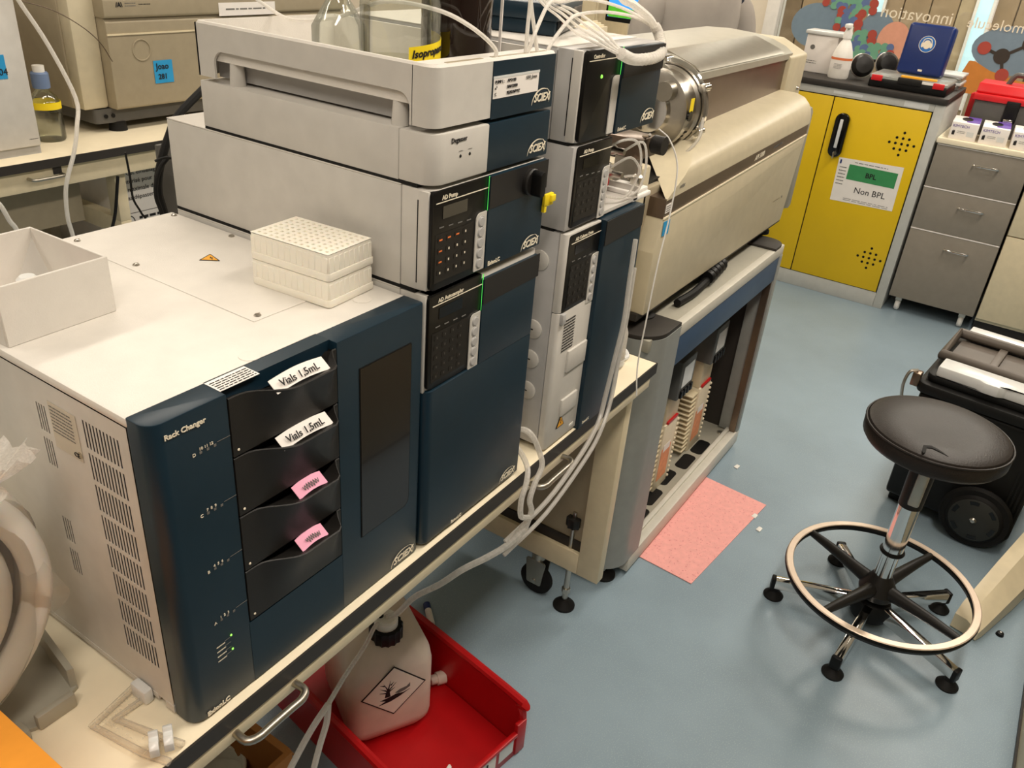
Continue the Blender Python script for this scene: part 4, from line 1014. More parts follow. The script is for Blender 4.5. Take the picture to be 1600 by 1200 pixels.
tree.prism([P2(-24, -14), P2(-6, -11), P2(4, -8), P2(16, -10), P2(28, -6), P2(10, -16), P2(-6, -22), P2(-26, -24), P2(-14, -18)], 'y', -.1121, -.1115)
tree.build('hazard_tree', 'ink', lb, local=True)
MB().prism([P2(2, -5), P2(10, 0), P2(22, 2), P2(28, 8), P2(28, 0), P2(18, -6), P2(8, -8)], 'y', -.1121, -.1115).build('hazard_fish', 'grey_ink', lb, local=True)
tag(MB().tube([(.345, .225, FZ+.026), (.36, .215, FZ+.026)], .012, 10, smooth=0).cyl((.358, .217, FZ+.026), (.376, .206, FZ+.026), .016).build('loose_spout', 'hdpe'), 'loose cream plastic spout lying against the canister in the red bin', 'spout')
o = MB().prism(rpoly([(.185, .045), (.20, .05), (.205, .06), (.19, .058)], .003), 'z', FZ+.008, FZ+.013, bev=.001).build('paper_scrap', 'white')
tag(o, 'tiny white paper crumb on the floor of the red bin', 'scrap')

# carton and white tub under the bench
CS = -.02
t = thing('carton', 'open brown cardboard carton on the floor under the bench', 'carton', (-.27, .35, FZ))
MB().box(-.46+CS, -.115+CS, .16, .17, FZ, FZ+.33).build('panel', 'cardboard', t); MB().box(-.46+CS, -.115+CS, .49, .50, FZ, FZ+.33).build('panel', 'cardboard', t)
MB().box(-.46+CS, -.45+CS, .17, .49, FZ, FZ+.33).build('panel', 'cardboard', t); MB().box(-.125+CS, -.115+CS, .17, .49, FZ, FZ+.33).build('panel', 'cardboard', t)
MB().box(-.45+CS, -.125+CS, .17, .49, FZ, FZ+.006).build('base', 'cardboard', t)
MB().add([(-.115+CS, .17, FZ+.33), (-.115+CS, .49, FZ+.33), (-.085+CS, .47, FZ+.26), (-.085+CS, .19, FZ+.26), (-.112+CS, .17, FZ+.33), (-.112+CS, .49, FZ+.33), (-.082+CS, .47, FZ+.26), (-.082+CS, .19, FZ+.26)], [(0, 1, 2, 3), (7, 6, 5, 4), (0, 4, 5, 1), (1, 5, 6, 2), (2, 6, 7, 3), (3, 7, 4, 0)]).build('flap', 'cardboard', t)
t = thing('white_tub', 'round white plastic tub standing in the brown carton', 'tub', (-.188, .30, FZ+.006))
MB().lathe([(.001, FZ+.006), (.038, FZ+.006), (.046, FZ+.222), (.049, FZ+.224), (.049, FZ+.23), (.044, FZ+.23), (.042, FZ+.2), (.001, FZ+.2)], (-.188, .30, 0), 'z', 36).build('body', 'hdpe_white', t)
MB().torus((-.188, .30, FZ+.229), .0465, .003, 'z', 36, 6).build('rim', 'hdpe_white', t)

# ------------------------------------------------------------------ yellow cabinet and what stands on it
KX, KY0, KY1, KT = 3.711, -.105, .90, .283
t = thing('safety_cabinet', 'grey cabinet with yellow double doors and a black lock', 'cabinet', (4.0, .4, FZ))
MB().box(KX+.02, KX+.58, KY0, KY1, FZ+.005, KT-.002, .003).build('body', 'cab_grey', t)
MB().box(KX, KX+.02, KY0, KY0+.045, FZ, KT-.03, .002).build('front_post', 'cab_grey', t)
MB().box(KX, KX+.02, KY1-.045, KY1, FZ, KT-.03, .002).build('front_post', 'cab_grey', t)
MB().box(KX, KX+.02, KY0+.0455, KY1-.0455, FZ, -.70, .002).build('plinth', 'cab_grey', t)
MB().box(KX, KX+.02, KY0+.0455, KY1-.0455, .218, KT-.03, .002).build('top_rail', 'cab_grey', t)
MB().box(KX+.001, KX+.02, KY0+.04, KY1-.04, -.705, .22).build('door_gap', 'black', t)
def cab_door(y0, y1):
    return MB().box(KX-.004, KX+.014, y0, y1, -.697, .214, .003).build('door', 'cab_yellow', t)
d1 = cab_door(-.055, .396); d2 = cab_door(.401, .852)
for (cy, cz) in ((.034, .052), (.025, -.531), (.765, .052), (.765, -.531)):
    par = d1 if cy < .4 else d2
    h_ = MB().lathe([(.0065, 0), (.0065, -.0012), (.0001, -.0012)], (KX-.0038, cy, cz), 'x', 10)
    h0 = h_.build('vent_hole', 'black', par)
    for i in range(-2, 3):
        for j in range(-2, 3):
            if 0 < abs(i)+abs(j) <= 2: inst(h0, (0, i*.0285, j*.0265), par)
lk = MB().prism(rpoly([(.296, -.066), (.364, -.066), (.364, .148), (.296, .148)], .032, 6), 'x', KX-.026, KX-.004, bev=.005).build('lock', 'black_gloss', d1)
MB().box(KX-.034, KX-.026, .322, .338, -.02, .12, .004).build('lock_lever', 'clear_grey', lk)
MB().cyl((KX-.034, .325, -.045), (KX-.02, .325, -.045), .010).build('key_barrel', 'steel', lk)
MB().box(KX-.06, KX-.034, .323, .327, -.066, -.035, .001).build('key', 'steel', lk)
MB().quad((KX-.0003, .02, .236), SR, FU, .11, .026, .0006).build('name_plate', 'clear_grey', t)
MB().quad((KX-.0003, .34, .236), SR, FU, .14, .014, .0006).build('name_plate', 'clear_grey', t)
MB().prism(rpoly([(KX-.01, KY0-.005), (KX+.59, KY0-.005), (KX+.59, KY1+.005), (KX-.01, KY1+.005)], .02), 'z', KT-.03, KT, bev=.004).build('black_top', 'edge_black', t)
pp = thing('door_notice', 'white printed notice with green bar taped on the yellow door', 'paper notice', (KX-.005, .14, -.16))
MB().add([(KX-.0048, .301, -.064), (KX-.0048, -.01, -.054), (KX-.0048, -.015, -.272), (KX-.0048, .293, -.280), (KX-.0056, .301, -.064), (KX-.0056, -.01, -.054), (KX-.0056, -.015, -.272), (KX-.0056, .293, -.280)], [(0, 1, 2, 3), (7, 6, 5, 4), (0, 4, 5, 1), (1, 5, 6, 2), (2, 6, 7, 3), (3, 7, 4, 0)]).build('sheet', 'paper', pp)
g_ = MB().quad((KX-.0058, .125, -.125), SR, FU, .235, .075, .0005).build('green_bar', 'paper_green', pp)
txt(pp, 'BPL', .034, (KX-.0064, .155, -.138), SR, FU, 'ink', bold=.0006)
txt(pp, 'Non BPL', .042, (KX-.0058, .19, -.222), SR, FU, 'ink')
lines(pp, (KX-.0058, .14, -.075), SR, FU, .16, .012, 1, seed=3); lines(pp, (KX-.0058, .27, -.15), SR, FU, .035, .1, 6, seed=4); lines(pp, (KX-.0058, .12, -.262), SR, FU, .22, .016, 2, seed=6)
MB().quad((KX-.0058, .288, -.083), SR, FU, .008, .02, .0005).build('logo_bar', 'case_blue', pp)

t = thing('spray_bottle', 'white spray bottle with orange label band on the cabinet', 'bottle', (3.86, .445, KT))
MB().lathe([(.001, 0), (.046, 0), (.05, .008), (.05, .10), (.042, .13), (.028, .165), (.018, .18), (.018, .19)], (3.86, .445, KT), 'z', 28).build('body', 'hdpe_white', t)
MB().lathe([(.0506, .045), (.0506, .10)], (3.86, .445, KT), 'z', 28, cap=False).build('label', 'paper', t)
MB().lathe([(.0510, .088), (.0510, .099)], (3.86, .445, KT), 'z', 28, cap=False).build('label_band', 'orange_red', t)
MB().lathe([(.021, .185), (.021, .21), (.016, .225), (.016, .24), (.0001, .245)], (3.86, .445, KT), 'z', 20).build('cap', 'white', t)
MB().box(3.80, 3.87, .433, .457, KT+.235, KT+.255, .005).build('spray_head', 'white', t)
lines(t, (3.808, .445, KT+.06), SR, FU, .04, .025, 4)
t = thing('small_white_box', 'white carton with grey flip lid behind the spray bottle', 'box', (3.98, .60, KT))
MB().box(3.93, 4.05, .50, .66, KT, KT+.18, .004).build('case', 'paper', t); MB().box(3.92, 4.06, .47, .67, KT+.18, KT+.20, .006).build('lid', 'clear_grey', t)
lines(t, (3.929, .63, KT+.05), SR, FU, .09, .02, 2); MB().lathe([(.012, 0), (.012, -.001), (.0001, -.001)], (3.93, .62, KT+.12), 'x', 14).build('mark', 'grey_ink', t)
t = thing('ear_defenders', 'black ear defenders with silver edging lying on the cabinet', 'ear defenders', (3.95, .34, KT))
for (yy, xx, zz_) in ((.355, 3.93, .084), (.27, 4.09, .092)):
    c_ = MB().lathe([(.001, -.035), (.04, -.03), (.055, -.01), (.055, .01), (.045, .03), (.001, .032)], (0, 0, 0), 'x', 28)
    Mx = Matrix.Translation((xx, yy, KT+zz_-.018)) @ Matrix.Rotation(.5, 4, 'Z') @ Matrix.Rotation(.3, 4, 'Y')
    e_ = c_.xf(Mx).build('ear_cup', 'black_plastic', t)
    MB().torus((0, 0, 0), .056, .004, 'x', 28, 6).xf(Mx).build('cup_trim', 'steel', e_)
MB().tube([(3.95, .39, KT+.06), (4.02, .42, KT+.075), (4.10, .41, KT+.075), (4.15, .36, KT+.075), (4.11, .295, KT+.08)], .008, 8).build('headband', 'black', t)
t = thing('organizer_case', 'flat black case with clear lid and red latches on the cabinet', 'case', (3.9, .1, KT))
MB().box(3.745, 4.02, -.085, .27, KT, KT+.04, .006).build('base', 'black', t)
MB().box(3.745, 4.02, -.085, .27, KT+.041, KT+.058, .006).build('lid', 'clear_lid', t)
for yy in (.235, -.045): MB().box(3.738, 3.748, yy-.025, yy+.025, KT+.03, KT+.056, .003).build('latch', 'toolbox_red', t)
MB().box(3.738, 3.75, .03, .14, KT+.03, KT+.06, .004).build('grip', 'black_plastic', t)
MB().box(3.741, 3.746, -.02, .03, KT+.044, KT+.054).build('side_label', 'paper', t)
tag(MB().quad((3.79, .055, KT+.0585), (.1, -1, 0), (1, .1, 0), .16, .05, .006).build('yellow_pad', 'warn_orange'), 'pale yellow note pad on the flat black case', 'note pad')
t = thing('blue_case', 'blue plastic dispenser case with white ear protection sign standing upright', 'case', (3.95, .08, KT+.058))
Mx = Matrix.Translation((3.90, .085, KT+.0595)) @ Matrix.Rotation(math.radians(-3), 4, 'Z') @ Matrix.Rotation(math.radians(8), 4, 'Y')
MB().box(0, .085, -.105, .105, 0.006, .235, .016, 4).xf(Mx).build('shell', 'case_blue', t)
MB().lathe([(.036, -.0012), (.036, 0)], (-.0002, 0, .145), 'x', 32).xf(Mx).build('sign_disc', 'blue_sign', t)
MB().torus((-.001, 0, .145), .036, .0014, 'x', 36, 5).xf(Mx).build('sign_rim', 'white_letter', t)
sg = MB(); sg.prism(circ(0, .143, .017, 20, .020), 'x', -.0024, -.0014)
for s_ in (-1, 1): sg.prism(circ(s_*.02, .140, .006, 14, .012), 'x', -.0034, -.0014)
sg.tube([(-.002, -.022, .145), (-.002, -.016, .164), (-.002, 0, .170), (-.002, .016, .164), (-.002, .022, .145)], .0022, 6)
sg.xf(Mx).build('sign_figure', 'white_letter', t)
MB().quad((-.0006, -.005, .026), (0, -1, 0), (0, 0, 1), .02, .009, .0006).xf(Mx).build('brand_plate', 'white_letter', t)
for i in range(2):
    t = thing('clear_file_box', 'clear flat plastic file box, %s of the pair behind the blue case' % ('lower' if i == 0 else 'upper'), 'file box', (4.2, -.04, KT+.035*i), group=None)
    MB().box(4.08, 4.27, -.095, .12, KT+.036*i, KT+.036*i+.022, .004).build('box', 'clear_lid', t); MB().box(4.075, 4.275, -.1, .125, KT+.036*i+.022, KT+.036*i+.035, .003).build('lid', 'clear_grey', t)

# ------------------------------------------------------------------ counter with drawers
t = thing('drawer_pedestal', 'grey three drawer pedestal on castors beside the yellow cabinet', 'drawer unit', (4.0, -.31, FZ))
PY0, PY1, PX = -.525, -.118, 3.722
MB().box(PX+.02, PX+.55, PY0, PY1, -.70, .085, .002).build('body', 'ped_grey', t)
for i, (z0_, z1_) in enumerate(((-.118, .083), (-.326, -.121), (-.698, -.329))):
    d_ = MB().box(PX, PX+.02, PY0+.001, PY1-.001, z0_, z1_, .003).build('drawer', 'ped_grey', t)
    zc = (.018, -.188, -.398)[i]
    MB().tube([(PX, -.30, zc), (PX-.022, -.30, zc), (PX-.026, -.305, zc), (PX-.026, -.40, zc), (PX-.022, -.405, zc), (PX, -.405, zc)], .005, 8, smooth=0).build('pull', 'chrome', d_)
    MB().box(PX-.002, PX+.019, PY0+.001, PY1-.001, z1_-.003, z1_+.0016).build('edge_strip', 'paper', d_)
for (a, b) in ((PX+.05, PY1-.05), (PX+.05, PY0+.05), (PX+.5, PY1-.05), (PX+.5, PY0+.05)):
    c_ = MB().lathe([(.001, -.012), (.025, -.012), (.03, -.006), (.03, .006), (.025, .012), (.001, .012)], (a, b, FZ+.03), 'y', 18).build('castor', 'white', t)
    MB().box(a-.02, a+.02, b-.016, b+.016, FZ+.055, -.70, .003).build('fork', 'steel', c_)
t = thing('counter', 'white counter top over the grey drawers carrying glove boxes', 'counter', (4.1, -.7, FZ))
MB().box(PX-.012, 4.40, -1.9, -.112, .088, .112, .003).build('top', 'worktop', t)
MB().box(4.36, 4.40, -1.9, -.112, FZ, .088).build('back_panel', 'beige_metal', t)
MB().box(PX+.01, 4.36, -1.9, -1.86, FZ, .088).build('end_panel', 'beige_metal', t)
t = thing('beige_base_unit', 'beige base cabinet beyond the grey drawers', 'cabinet', (4.0, -.75, FZ))
MB().box(PX+.03, PX+.55, -.93, -.535, FZ+.06, .085, .002).build('body', 'beige_metal', t)
MB().box(PX+.06, PX+.55, -.93, -.535, FZ, FZ+.06).build('plinth', 'edge_black', t)
for (z0_, z1_) in ((-.27, .083), (-.70, -.275)): MB().box(PX+.01, PX+.03, -.928, -.537, z0_, z1_, .002).build('door', 'beige_metal', t)
for i, yy in enumerate((-.205, -.335, -.468)):
    lab = ('white and purple glove box against the cabinet side', 'middle white and purple glove box of three on the counter', 'white and purple glove box farthest from the yellow cabinet')[i]
    t = thing('glove_box', lab, 'glove box', (3.80, yy, .112), rz=math.radians(4), group=None)
    MB().box(-.06, .155, -.058, .058, 0, .078, .002).build('carton', 'paper', t, local=True)
    tp = MB().box(-.03, .154, -.0575, .0, .078, .0788).build('purple_panel', 'purple', t, local=True)
    MB().prism(circ(.06, 0, .055, 24, .024), 'z', .0786, .0796).build('opening', 'black', t, local=True)
    txt(t, 'KIMTECH', .017, (-.0604, .052, .056), SR, FU, 'purple', local=True)
    hs = MB().prism(rpoly([(.048, .02), (.036, .02), (.036, .036), (.038, .044), (.041, .036), (.043, .046), (.045, .036), (.048, .04)], .001, 2), 'x', -.0612, -.0602).build('glove_print', 'ink', t, local=True)
    MB().quad((-.0604, -.03, .03), SR, FU, .03, .022, .0006).build('print_patch', 'clear_grey', t, local=True)
    lines(t, (-.0604, .01, .035), SR, FU, .035, .014, 2, local=True)
t = thing('toolbox', 'grey toolbox with red lid behind the glove boxes', 'toolbox', (4.12, -.45, .112))
MB().prism(rpoly([(3.99, -.19), (4.24, -.19), (4.24, -.62), (3.99, -.62)], .01), 'z', .112, .27, bev=.004).build('tub', 'tool_grey', t)
ld_ = MB().prism(rpoly([(3.975, -.175), (4.255, -.175), (4.255, -.635), (3.975, -.635)], .012), 'z', .27, .30, bev=.005).build('lid_rim', 'toolbox_red', t)
MB().prism(rpoly([(3.99, .30), (4.24, .30), (4.215, .345), (4.015, .345)], .008), 'y', -.625, -.185, bev=.004).build('lid', 'toolbox_red', t)
MB().tube([(4.11, -.30, .34), (4.11, -.32, .385), (4.11, -.36, .39), (4.11, -.50, .39)], .012, 8, smooth=3).build('handle', 'tool_grey', t)
for yy in (-.36, -.55):
    c_ = MB().box(3.965, 3.99, yy-.03, yy+.03, .19, .285, .004).build('clasp', 'black', t); MB().box(3.958, 3.967, yy-.02, yy+.02, .185, .205, .002).build('clasp_pin', 'chrome', c_)
tag(MB().box(4.28, 4.34, -.28, -.14, .113, .26, .002).build('book_stack', 'toolbox_red'), 'upright red folder between cabinet and toolbox', 'folder')

# ------------------------------------------------------------------ black wheeled trolley
t = thing('tool_trolley', 'black wheeled tool trolley with clear organizer trays on its lid', 'trolley', (2.06, -.70, FZ), rz=-.10)
L = dict(parent=t, local=True)
def tb(name, m, *a, **k): return MB().box(*a, **k).build(name, m, t, local=True)
MB().prism(rpoly([(-.19, .04), (.19, .04), (.21, .44), (-.21, .44)], .02), 'y', -.19, .19, bev=.012).build('bin', 'trolley_black', **L)
MB().prism(rpoly([(-.225, -.205), (.225, -.205), (.225, .205), (-.225, .205)], .03), 'z', .44, .475, bev=.008).build('rim', 'trolley_black', **L)
MB().prism(rpoly([(-.2, -.19), (.2, -.19), (.2, .19), (-.2, .19)], .03), 'z', .475, .50, bev=.008).build('lid', 'trolley_black', **L)
fr_ = MB()
fr_.tube([(-.075, .185, .525), (-.075, -.185, .525), (.16, -.185, .525), (.16, .185, .525)], .017, 10, closed=True, smooth=0)
fr_.build('lid_frame', 'trolley_grey', **L)
tb('lid_well', 'trolley_grey', -.06, .15, -.17, .17, .5, .506)
tb('well_bar', 'trolley_grey', -.06, .15, .03, .055, .5, .518, bev=.003); tb('well_bar', 'trolley_grey', -.03, .03, -.12, -.10, .5, .514, bev=.003)
for (xa, xb) in ((-.20, -.115), (.18, .235)):
    z0_ = .5 if xa < 0 else .5
    o_ = MB().prism(rpoly([(xa, -.16), (xa, -.03), (xa-.012, -.01), (xa-.012, .03), (xa, .05), (xa, .165), (xb, .165), (xb, -.16)], .006, 3), 'z', z0_, z0_+.035, bev=.006).build('organizer_tray', 'clear_grey', **L)
MB().tube([(-.20, .215, .50), (-.21, .235, .49), (-.22, .24, .45), (-.21, .235, .40)], .005, 8).build('latch_wire', 'steel', **L)
tb('latch', 'steel_dark', -.215, -.18, .2, .225, .45, .495, bev=.004)
for s_ in (-1, 1):
    wx = s_*.225
    wh = MB().lathe([(.001, -.022), (.07, -.022), (.078, -.018), (.082, -.012), (.098, -.012), (.105, 0), (.098, .016), (.001, .016)], (wx, -.085, .105), 'x', 40).xf(Matrix.Identity(4))
    if s_ > 0: wh.v = [(2*wx-x, y, z) for x, y, z in wh.v]
    w_ = wh.build('wheel', 'rubber', **L)
    MB().lathe([(.010, wx+s_*.022), (.010, wx+s_*.026), (.006, wx+s_*.030), (.0001, wx+s_*.030)], (0, -.085, .105), 'x', 16).build('axle_cap', 'steel', w_, local=True)
    if s_ < 0:
        MB().lathe([(.072, wx-.0222), (.07, wx-.0236), (.0001, wx-.0236)], (0, -.085, .105), 'x', 36).build('hub_disc', 'hub_grey', w_, local=True)
        for k in range(6):
            a = 2*PI*k/6+.3; pts = []
            for q in range(7): pts.append((-.085+.066*math.cos(a-.22+.44*q/6), .105+.066*math.sin(a-.22+.44*q/6)))
            for q in range(6, -1, -1): pts.append((-.085+.054*math.cos(a-.22+.44*q/6), .105+.054*math.sin(a-.22+.44*q/6)))
            MB().prism(pts, 'x', wx-.0244, wx-.0225).build('wheel_recess', 'black_gloss', w_, local=True)
tb('axle', 'black', -.21, .21, -.09, -.08, .1, .11); tb('stand', 'trolley_black', -.15, .15, .12, .18, 0, .05, bev=.005)
for k in range(4): tb('body_rib', 'trolley_black', -.204+.0*k, -.19, -.185+.012*k, -.179+.012*k, .06, .30)

# ------------------------------------------------------------------ desk at the aisle's other side
t = thing('desk', 'desk with beige steel leg standing behind the stool', 'desk', (1.3, -1.3, FZ))
MB().box(.15, 2.0, -1.75, -.93, -.055, -.025, .003).build('top', 'worktop', t)
MB().box(.2, 1.30, -1.70, -.985, FZ+.003, -.056, .003).build('side_cabinet', 'beige_metal', t)
MB().box(.2, 1.302, -.985, -.980, FZ+.003, FZ+.012).build('cabinet_edge', 'edge_black', t)
d_ = Vector((.73, -.205, 0)).normalized(); nrm = Vector((d_.y, -d_.x, 0))
c0 = Vector((1.392, -.785, FZ))
def LP_(u_, v_, z_): p = c0+d_*u_+nrm*v_; return (p.x, p.y, FZ+z_)
ft = MB(); sec = lambda u_, h_, w_: [LP_(u_, 0, .004), LP_(u_, w_, .004), LP_(u_, w_, h_*.62), LP_(u_, w_*.45, h_), LP_(u_, 0, h_)]
rs_ = [sec(0, .05, .07), sec(.03, .075, .075), sec(.22, .12, .085), sec(.45, .16, .09), sec(.60, .18, .09)]
ft.add([v for s_ in rs_ for v in s_], [(i*5+k, i*5+(k+1) % 5, (i+1)*5+(k+1) % 5, (i+1)*5+k) for i in range(4) for k in range(5)]+[(4, 3, 2, 1, 0), (20, 21, 22, 23, 24)])
ft.build('leg_foot', 'beige_metal', t)
MB().prism([(LP_(.42, .085, 0)[0], LP_(.42, .085, 0)[1]), (LP_(.55, .085, 0)[0], LP_(.55, .085, 0)[1]), (LP_(.55, .17, 0)[0], LP_(.55, .17, 0)[1]), (LP_(.42, .17, 0)[0], LP_(.42, .17, 0)[1])], 'z', FZ+.002, -.056).build('leg_post', 'beige_metal', t)
MB().box(1.55, 1.72, -1.5, -.95, -.085, -.055).build('cross_rail', 'beige_metal', t)

# ------------------------------------------------------------------ rear bench with its instruments
t = thing('rear_lab_bench', 'cream lab bench with black edge along the back of the room', 'lab bench', (1.3, 2.65, FZ))
RB0, RB1 = -.6, 3.4
MB().box(RB0, RB1, 2.283, 3.05, -.03, 0, .001).build('worktop', 'worktop', t)
MB().box(RB0, RB1, 2.28, 2.283, -.031, -.0005).build('edge_band', 'edge_black', t)
MB().box(RB0, RB1, 2.30, 2.34, -.105, -.031, .002).build('front_rail', 'beige_metal', t)
handle(t, .70, .815, 2.30, -.06)
MB().box(.79, .82, 2.296, 2.301, -.06, -.033).build('rail_slot', 'edge_black', t)
for x_ in (-.55, 1.04, 3.3):
    MB().box(x_, x_+.045, 2.34, 2.40, -.30, -.105, .002).build('post', 'beige_metal', t)
    MB().box(x_, x_+.045, 2.40, 3.0, -.36, -.29, .002).build('side_rail', 'beige_metal', t)
    MB().box(x_, x_+.045, 2.96, 3.02, -.72, -.03, .002).build('post', 'beige_metal', t)
    MB().box(x_, x_+.045, 2.34, 2.40, -.70, -.30, .002).build('post', 'beige_metal', t)
    level_foot(t, x_+.022, 2.37, -.70); level_foot(t, x_+.022, 2.99, -.70)
MB().box(.2, .96, 2.45, 2.47, -.30, -.105).build('modesty_panel', 'beige_dark', t)
MB().box(-.5, 1.0, 2.5, 3.0, -.5, -.47).build('lower_shelf', 'beige_dark', t)
t = thing('pale_lc_tower', 'pale chromatography tower with a blue sticker on the rear bench', 'lab instrument', (.62, 2.7, 0))
MB().box(.40, .80, 2.36, 2.86, .03, .50, .004).build('case', 'lc_white', t)
MB().box(.40, .80, 2.37, 2.85, .0, .03).build('base', 'lc_grey', t)
MB().box(.405, .797, 2.355, 2.37, .03, .495, .004).build('front', 'lc_white', t)
MB().box(.38, .82, 2.35, 2.87, .50, .56, .006).build('top_tray', 'lc_white', t)
sk_ = MB().quad((.70, 2.3545, .295), FR, FU, .06, .075, .0008).build('blue_sticker', 'sky_sticker', t); txt(sk_, '04', .03, (.703, 2.353, .27), m='ink')
lines(t, (.775, 2.3545, .055), FR, FU, .03, .006, 1, 'ink')
t = thing('beige_spectrometer', 'large beige spectrometer with a blue note on its front on the rear bench', 'lab instrument', (1.7, 2.8, 0))
MB().box(1.05, 2.45, 2.56, 3.02, .085, .78, .02).build('case', 'beige_dark', t)
fpf = [(1.16, .075), (2.40, .075), (2.40, .44), (1.14, .44)]
MB().prism(rpoly([(2.45, .09), (2.45, .40), (2.49, .455), (2.56, .455), (2.56, .09)], .01), 'x', 1.165, 2.40, bev=.004).build('front_door', 'beige_dark', t)
MB().prism(rpoly([(2.44, .415), (2.44, .48), (2.50, .52), (2.56, .52), (2.56, .415)], .012), 'x', 1.16, 2.40, bev=.004).build('upper_band', 'beige_dark', t)
MB().box(1.165, 2.40, 2.446, 2.452, .356, .362).build('door_line', 'beige_metal', t)
MB().box(1.06, 1.165, 2.50, 2.57, .09, .5, .012).build('edge_column', 'beige_ms', t)
MB().torus((1.30, 2.449, .30), .038, .003, 'y', 30, 6).build('emboss', 'beige_dark', t)
txt(t, '/A\\', .022, (1.21, 2.439, .455), m='ink', bold=.0008); lines(t, (1.27, 2.4395, .462), FR, FU, .045, .018, 2, seed=2); lines(t, (1.33, 2.4395, .462), FR, FU, .05, .010, 1, 'ink', seed=8)
nb_ = MB().quad((1.385, 2.4485, .215), FR, FU, .085, .085, .001).build('blue_note', 'sky_sticker', t)
txt(nb_, 'Joao', .032, (1.352, 2.447, .225), m='ink', bold=.0006); txt(nb_, '281', .028, (1.358, 2.447, .188), m='ink', bold=.0006)
lb = MB().quad((1.82, 2.439, .435), FR, FU, .30, .05, .001).build('paper_strip', 'paper', t); lines(lb, (1.82, 2.4375, .435), FR, FU, .23, .02, 1, seed=15)
MB().prism(rpoly([(1.1, 2.50), (2.4, 2.47), (2.4, 3.0), (1.1, 3.0)], .02), 'z', .035, .088).build('plinth', 'tool_grey', t)
for (a, b) in ((1.20, 2.52), (1.2, 2.95), (2.3, 2.52), (2.3, 2.95)): MB().cyl((a, b, 0), (a, b, .036), .035, 20, .03).build('foot', 'rubber', t)
for k in range(2): MB().lathe([(.008, 0), (.008, -.003), (.0001, -.003)], (1.14+.03*k, 2.495, .062), 'y', 10).build('screw_hole', 'black', t)
t = thing('clear_lab_bottle', 'clear lab bottle with blue cap and yellow tape on the rear bench', 'bottle', (.925, 2.52, 0))
MB().lathe([(.001, .001), (.048, .001), (.053, .008), (.053, .13), (.045, .155), (.024, .175), (.022, .195)], (.925, 2.52, 0), 'z', 28).build('glass', 'bottle_glass', t)
MB().lathe([(.001, .004), (.05, .004), (.05, .085), (.001, .085)], (.925, 2.52, 0), 'z', 28).build('solvent', 'liquid', t)
MB().lathe([(.029, .185), (.03, .20), (.03, .235), (.026, .24), (.0001, .24)], (.925, 2.52, 0), 'z', 24).build('cap', 'cap_blue', t)
MB().lathe([(.02, .24), (.02, .262), (.0001, .262)], (.925, 2.52, 0), 'z', 20).build('cap_insert', 'hdpe_white', t)
MB().lathe([(.0538, .115), (.0538, .14)], (.925, 2.52, 0), 'z', 28, cap=False).build('tape', 'yellow_label', t)
t = thing('clear_lab_bottle', 'clear bottle with black ring cap half hidden behind the pale tower', 'bottle', (.885, 2.72, 0))
MB().lathe([(.001, .001), (.05, .001), (.053, .01), (.053, .16), (.022, .21), (.022, .24)], (.885, 2.72, 0), 'z', 24).build('glass', 'bottle_glass', t)
MB().lathe([(.026, .235), (.027, .25), (.0001, .25)], (.885, 2.72, 0), 'z', 20).build('cap', 'black', t); MB().lathe([(.02, .25), (.02, .28), (.0001, .28)], (.885, 2.72, 0), 'z', 16).build('cap_insert', 'white', t)
o = thing('carton_notice', 'white shipping carton with French text under the rear bench', 'carton', (1.35, 2.75, -.75))
MB().box(1.12, 1.62, 2.52, 2.95, FZ, -.11, .003).build('box', 'paper', o)
for i, s_ in enumerate(('Cet emballage', 'st autoris\u00e9 pour une', 'tare maximale de 10 kg', 'ne pas d\u00e9passer cette masse')):
    txt(o, s_, .026, (1.20 if i == 0 else 1.15, 2.519, -.185-.034*i), m='ink')
MB().box(1.13, 1.6, 2.5188, 2.5195, -.345, -.343).box(1.13, 1.6, 2.5188, 2.5195, -.415, -.413).build('print_rule', 'ink', o)
MB().torus((1.185, 2.519, -.38), .028, .002, 'y', 24, 5).build('print_ring', 'ink', o); txt(o, 'u', .03, (1.176, 2.519, -.378), m='ink', bold=.001); txt(o, 'n', .03, (1.176, 2.519, -.402), m='ink', bold=.001)
lines(o, (1.36, 2.519, -.38), FR, FU, .25, .045, 2, 'ink', .5, 31)
t = thing('grey_bin', 'dark grey plastic crate on the floor under the rear bench', 'crate', (.95, 2.9, FZ))
MB().box(.75, 1.02, 2.6, 2.94, FZ, FZ+.24, .01).build('tub', 'tool_grey', t); MB().box(.74, 1.03, 2.59, 2.95, FZ+.24, FZ+.26, .005).build('rim', 'tool_grey', t)
def cable(P, r, label, m='rubber', cat='cable'):
    return tag(MB().tube(P, r, 8).build('cable' if cat == 'cable' else 'tube', m), label, cat)
cable([(.16, .60, .56), (.10, .60, .52), (.078, .60, .49), (.062, .60, .46), (.050, .60, .43), (.046, .60, .40), (.052, .60, .36), (.06, .60, .25), (.05, .60, .012)], .0065, 'thick black cable bundle hanging behind the pump module')
cable([(.062, .585, .462), (.045, .585, .447), (.034, .585, .425), (.031, .585, .40), (.038, .585, .365), (.05, .585, .25), (.04, .585, .006)], .0036, 'medium black cable curving beside the thick bundle')
cable([(.010, .62, .47), (.012, .62, .43), (.012, .62, .395), (.024, .62, .366), (.05, .62, .30), (.05, .62, .004)], .0018, 'thin black cable hanging in front of the printed carton')
cable([(.03, .575, .462), (.045, .57, .466), (.065, .57, .462), (.085, .575, .465)], .0022, 'black cable tie around the hanging bundle')
t = thing('cable_duct', 'dark grey upright duct behind the white pump module', 'duct', (.11, .66, 0))
MB().box(.078, .20, .635, .643, 0, .468, .002).build('shaft', 'tool_grey', t); MB().box(.07, .206, .62, .655, 0, .01, .002).build('flange', 'tool_grey', t)
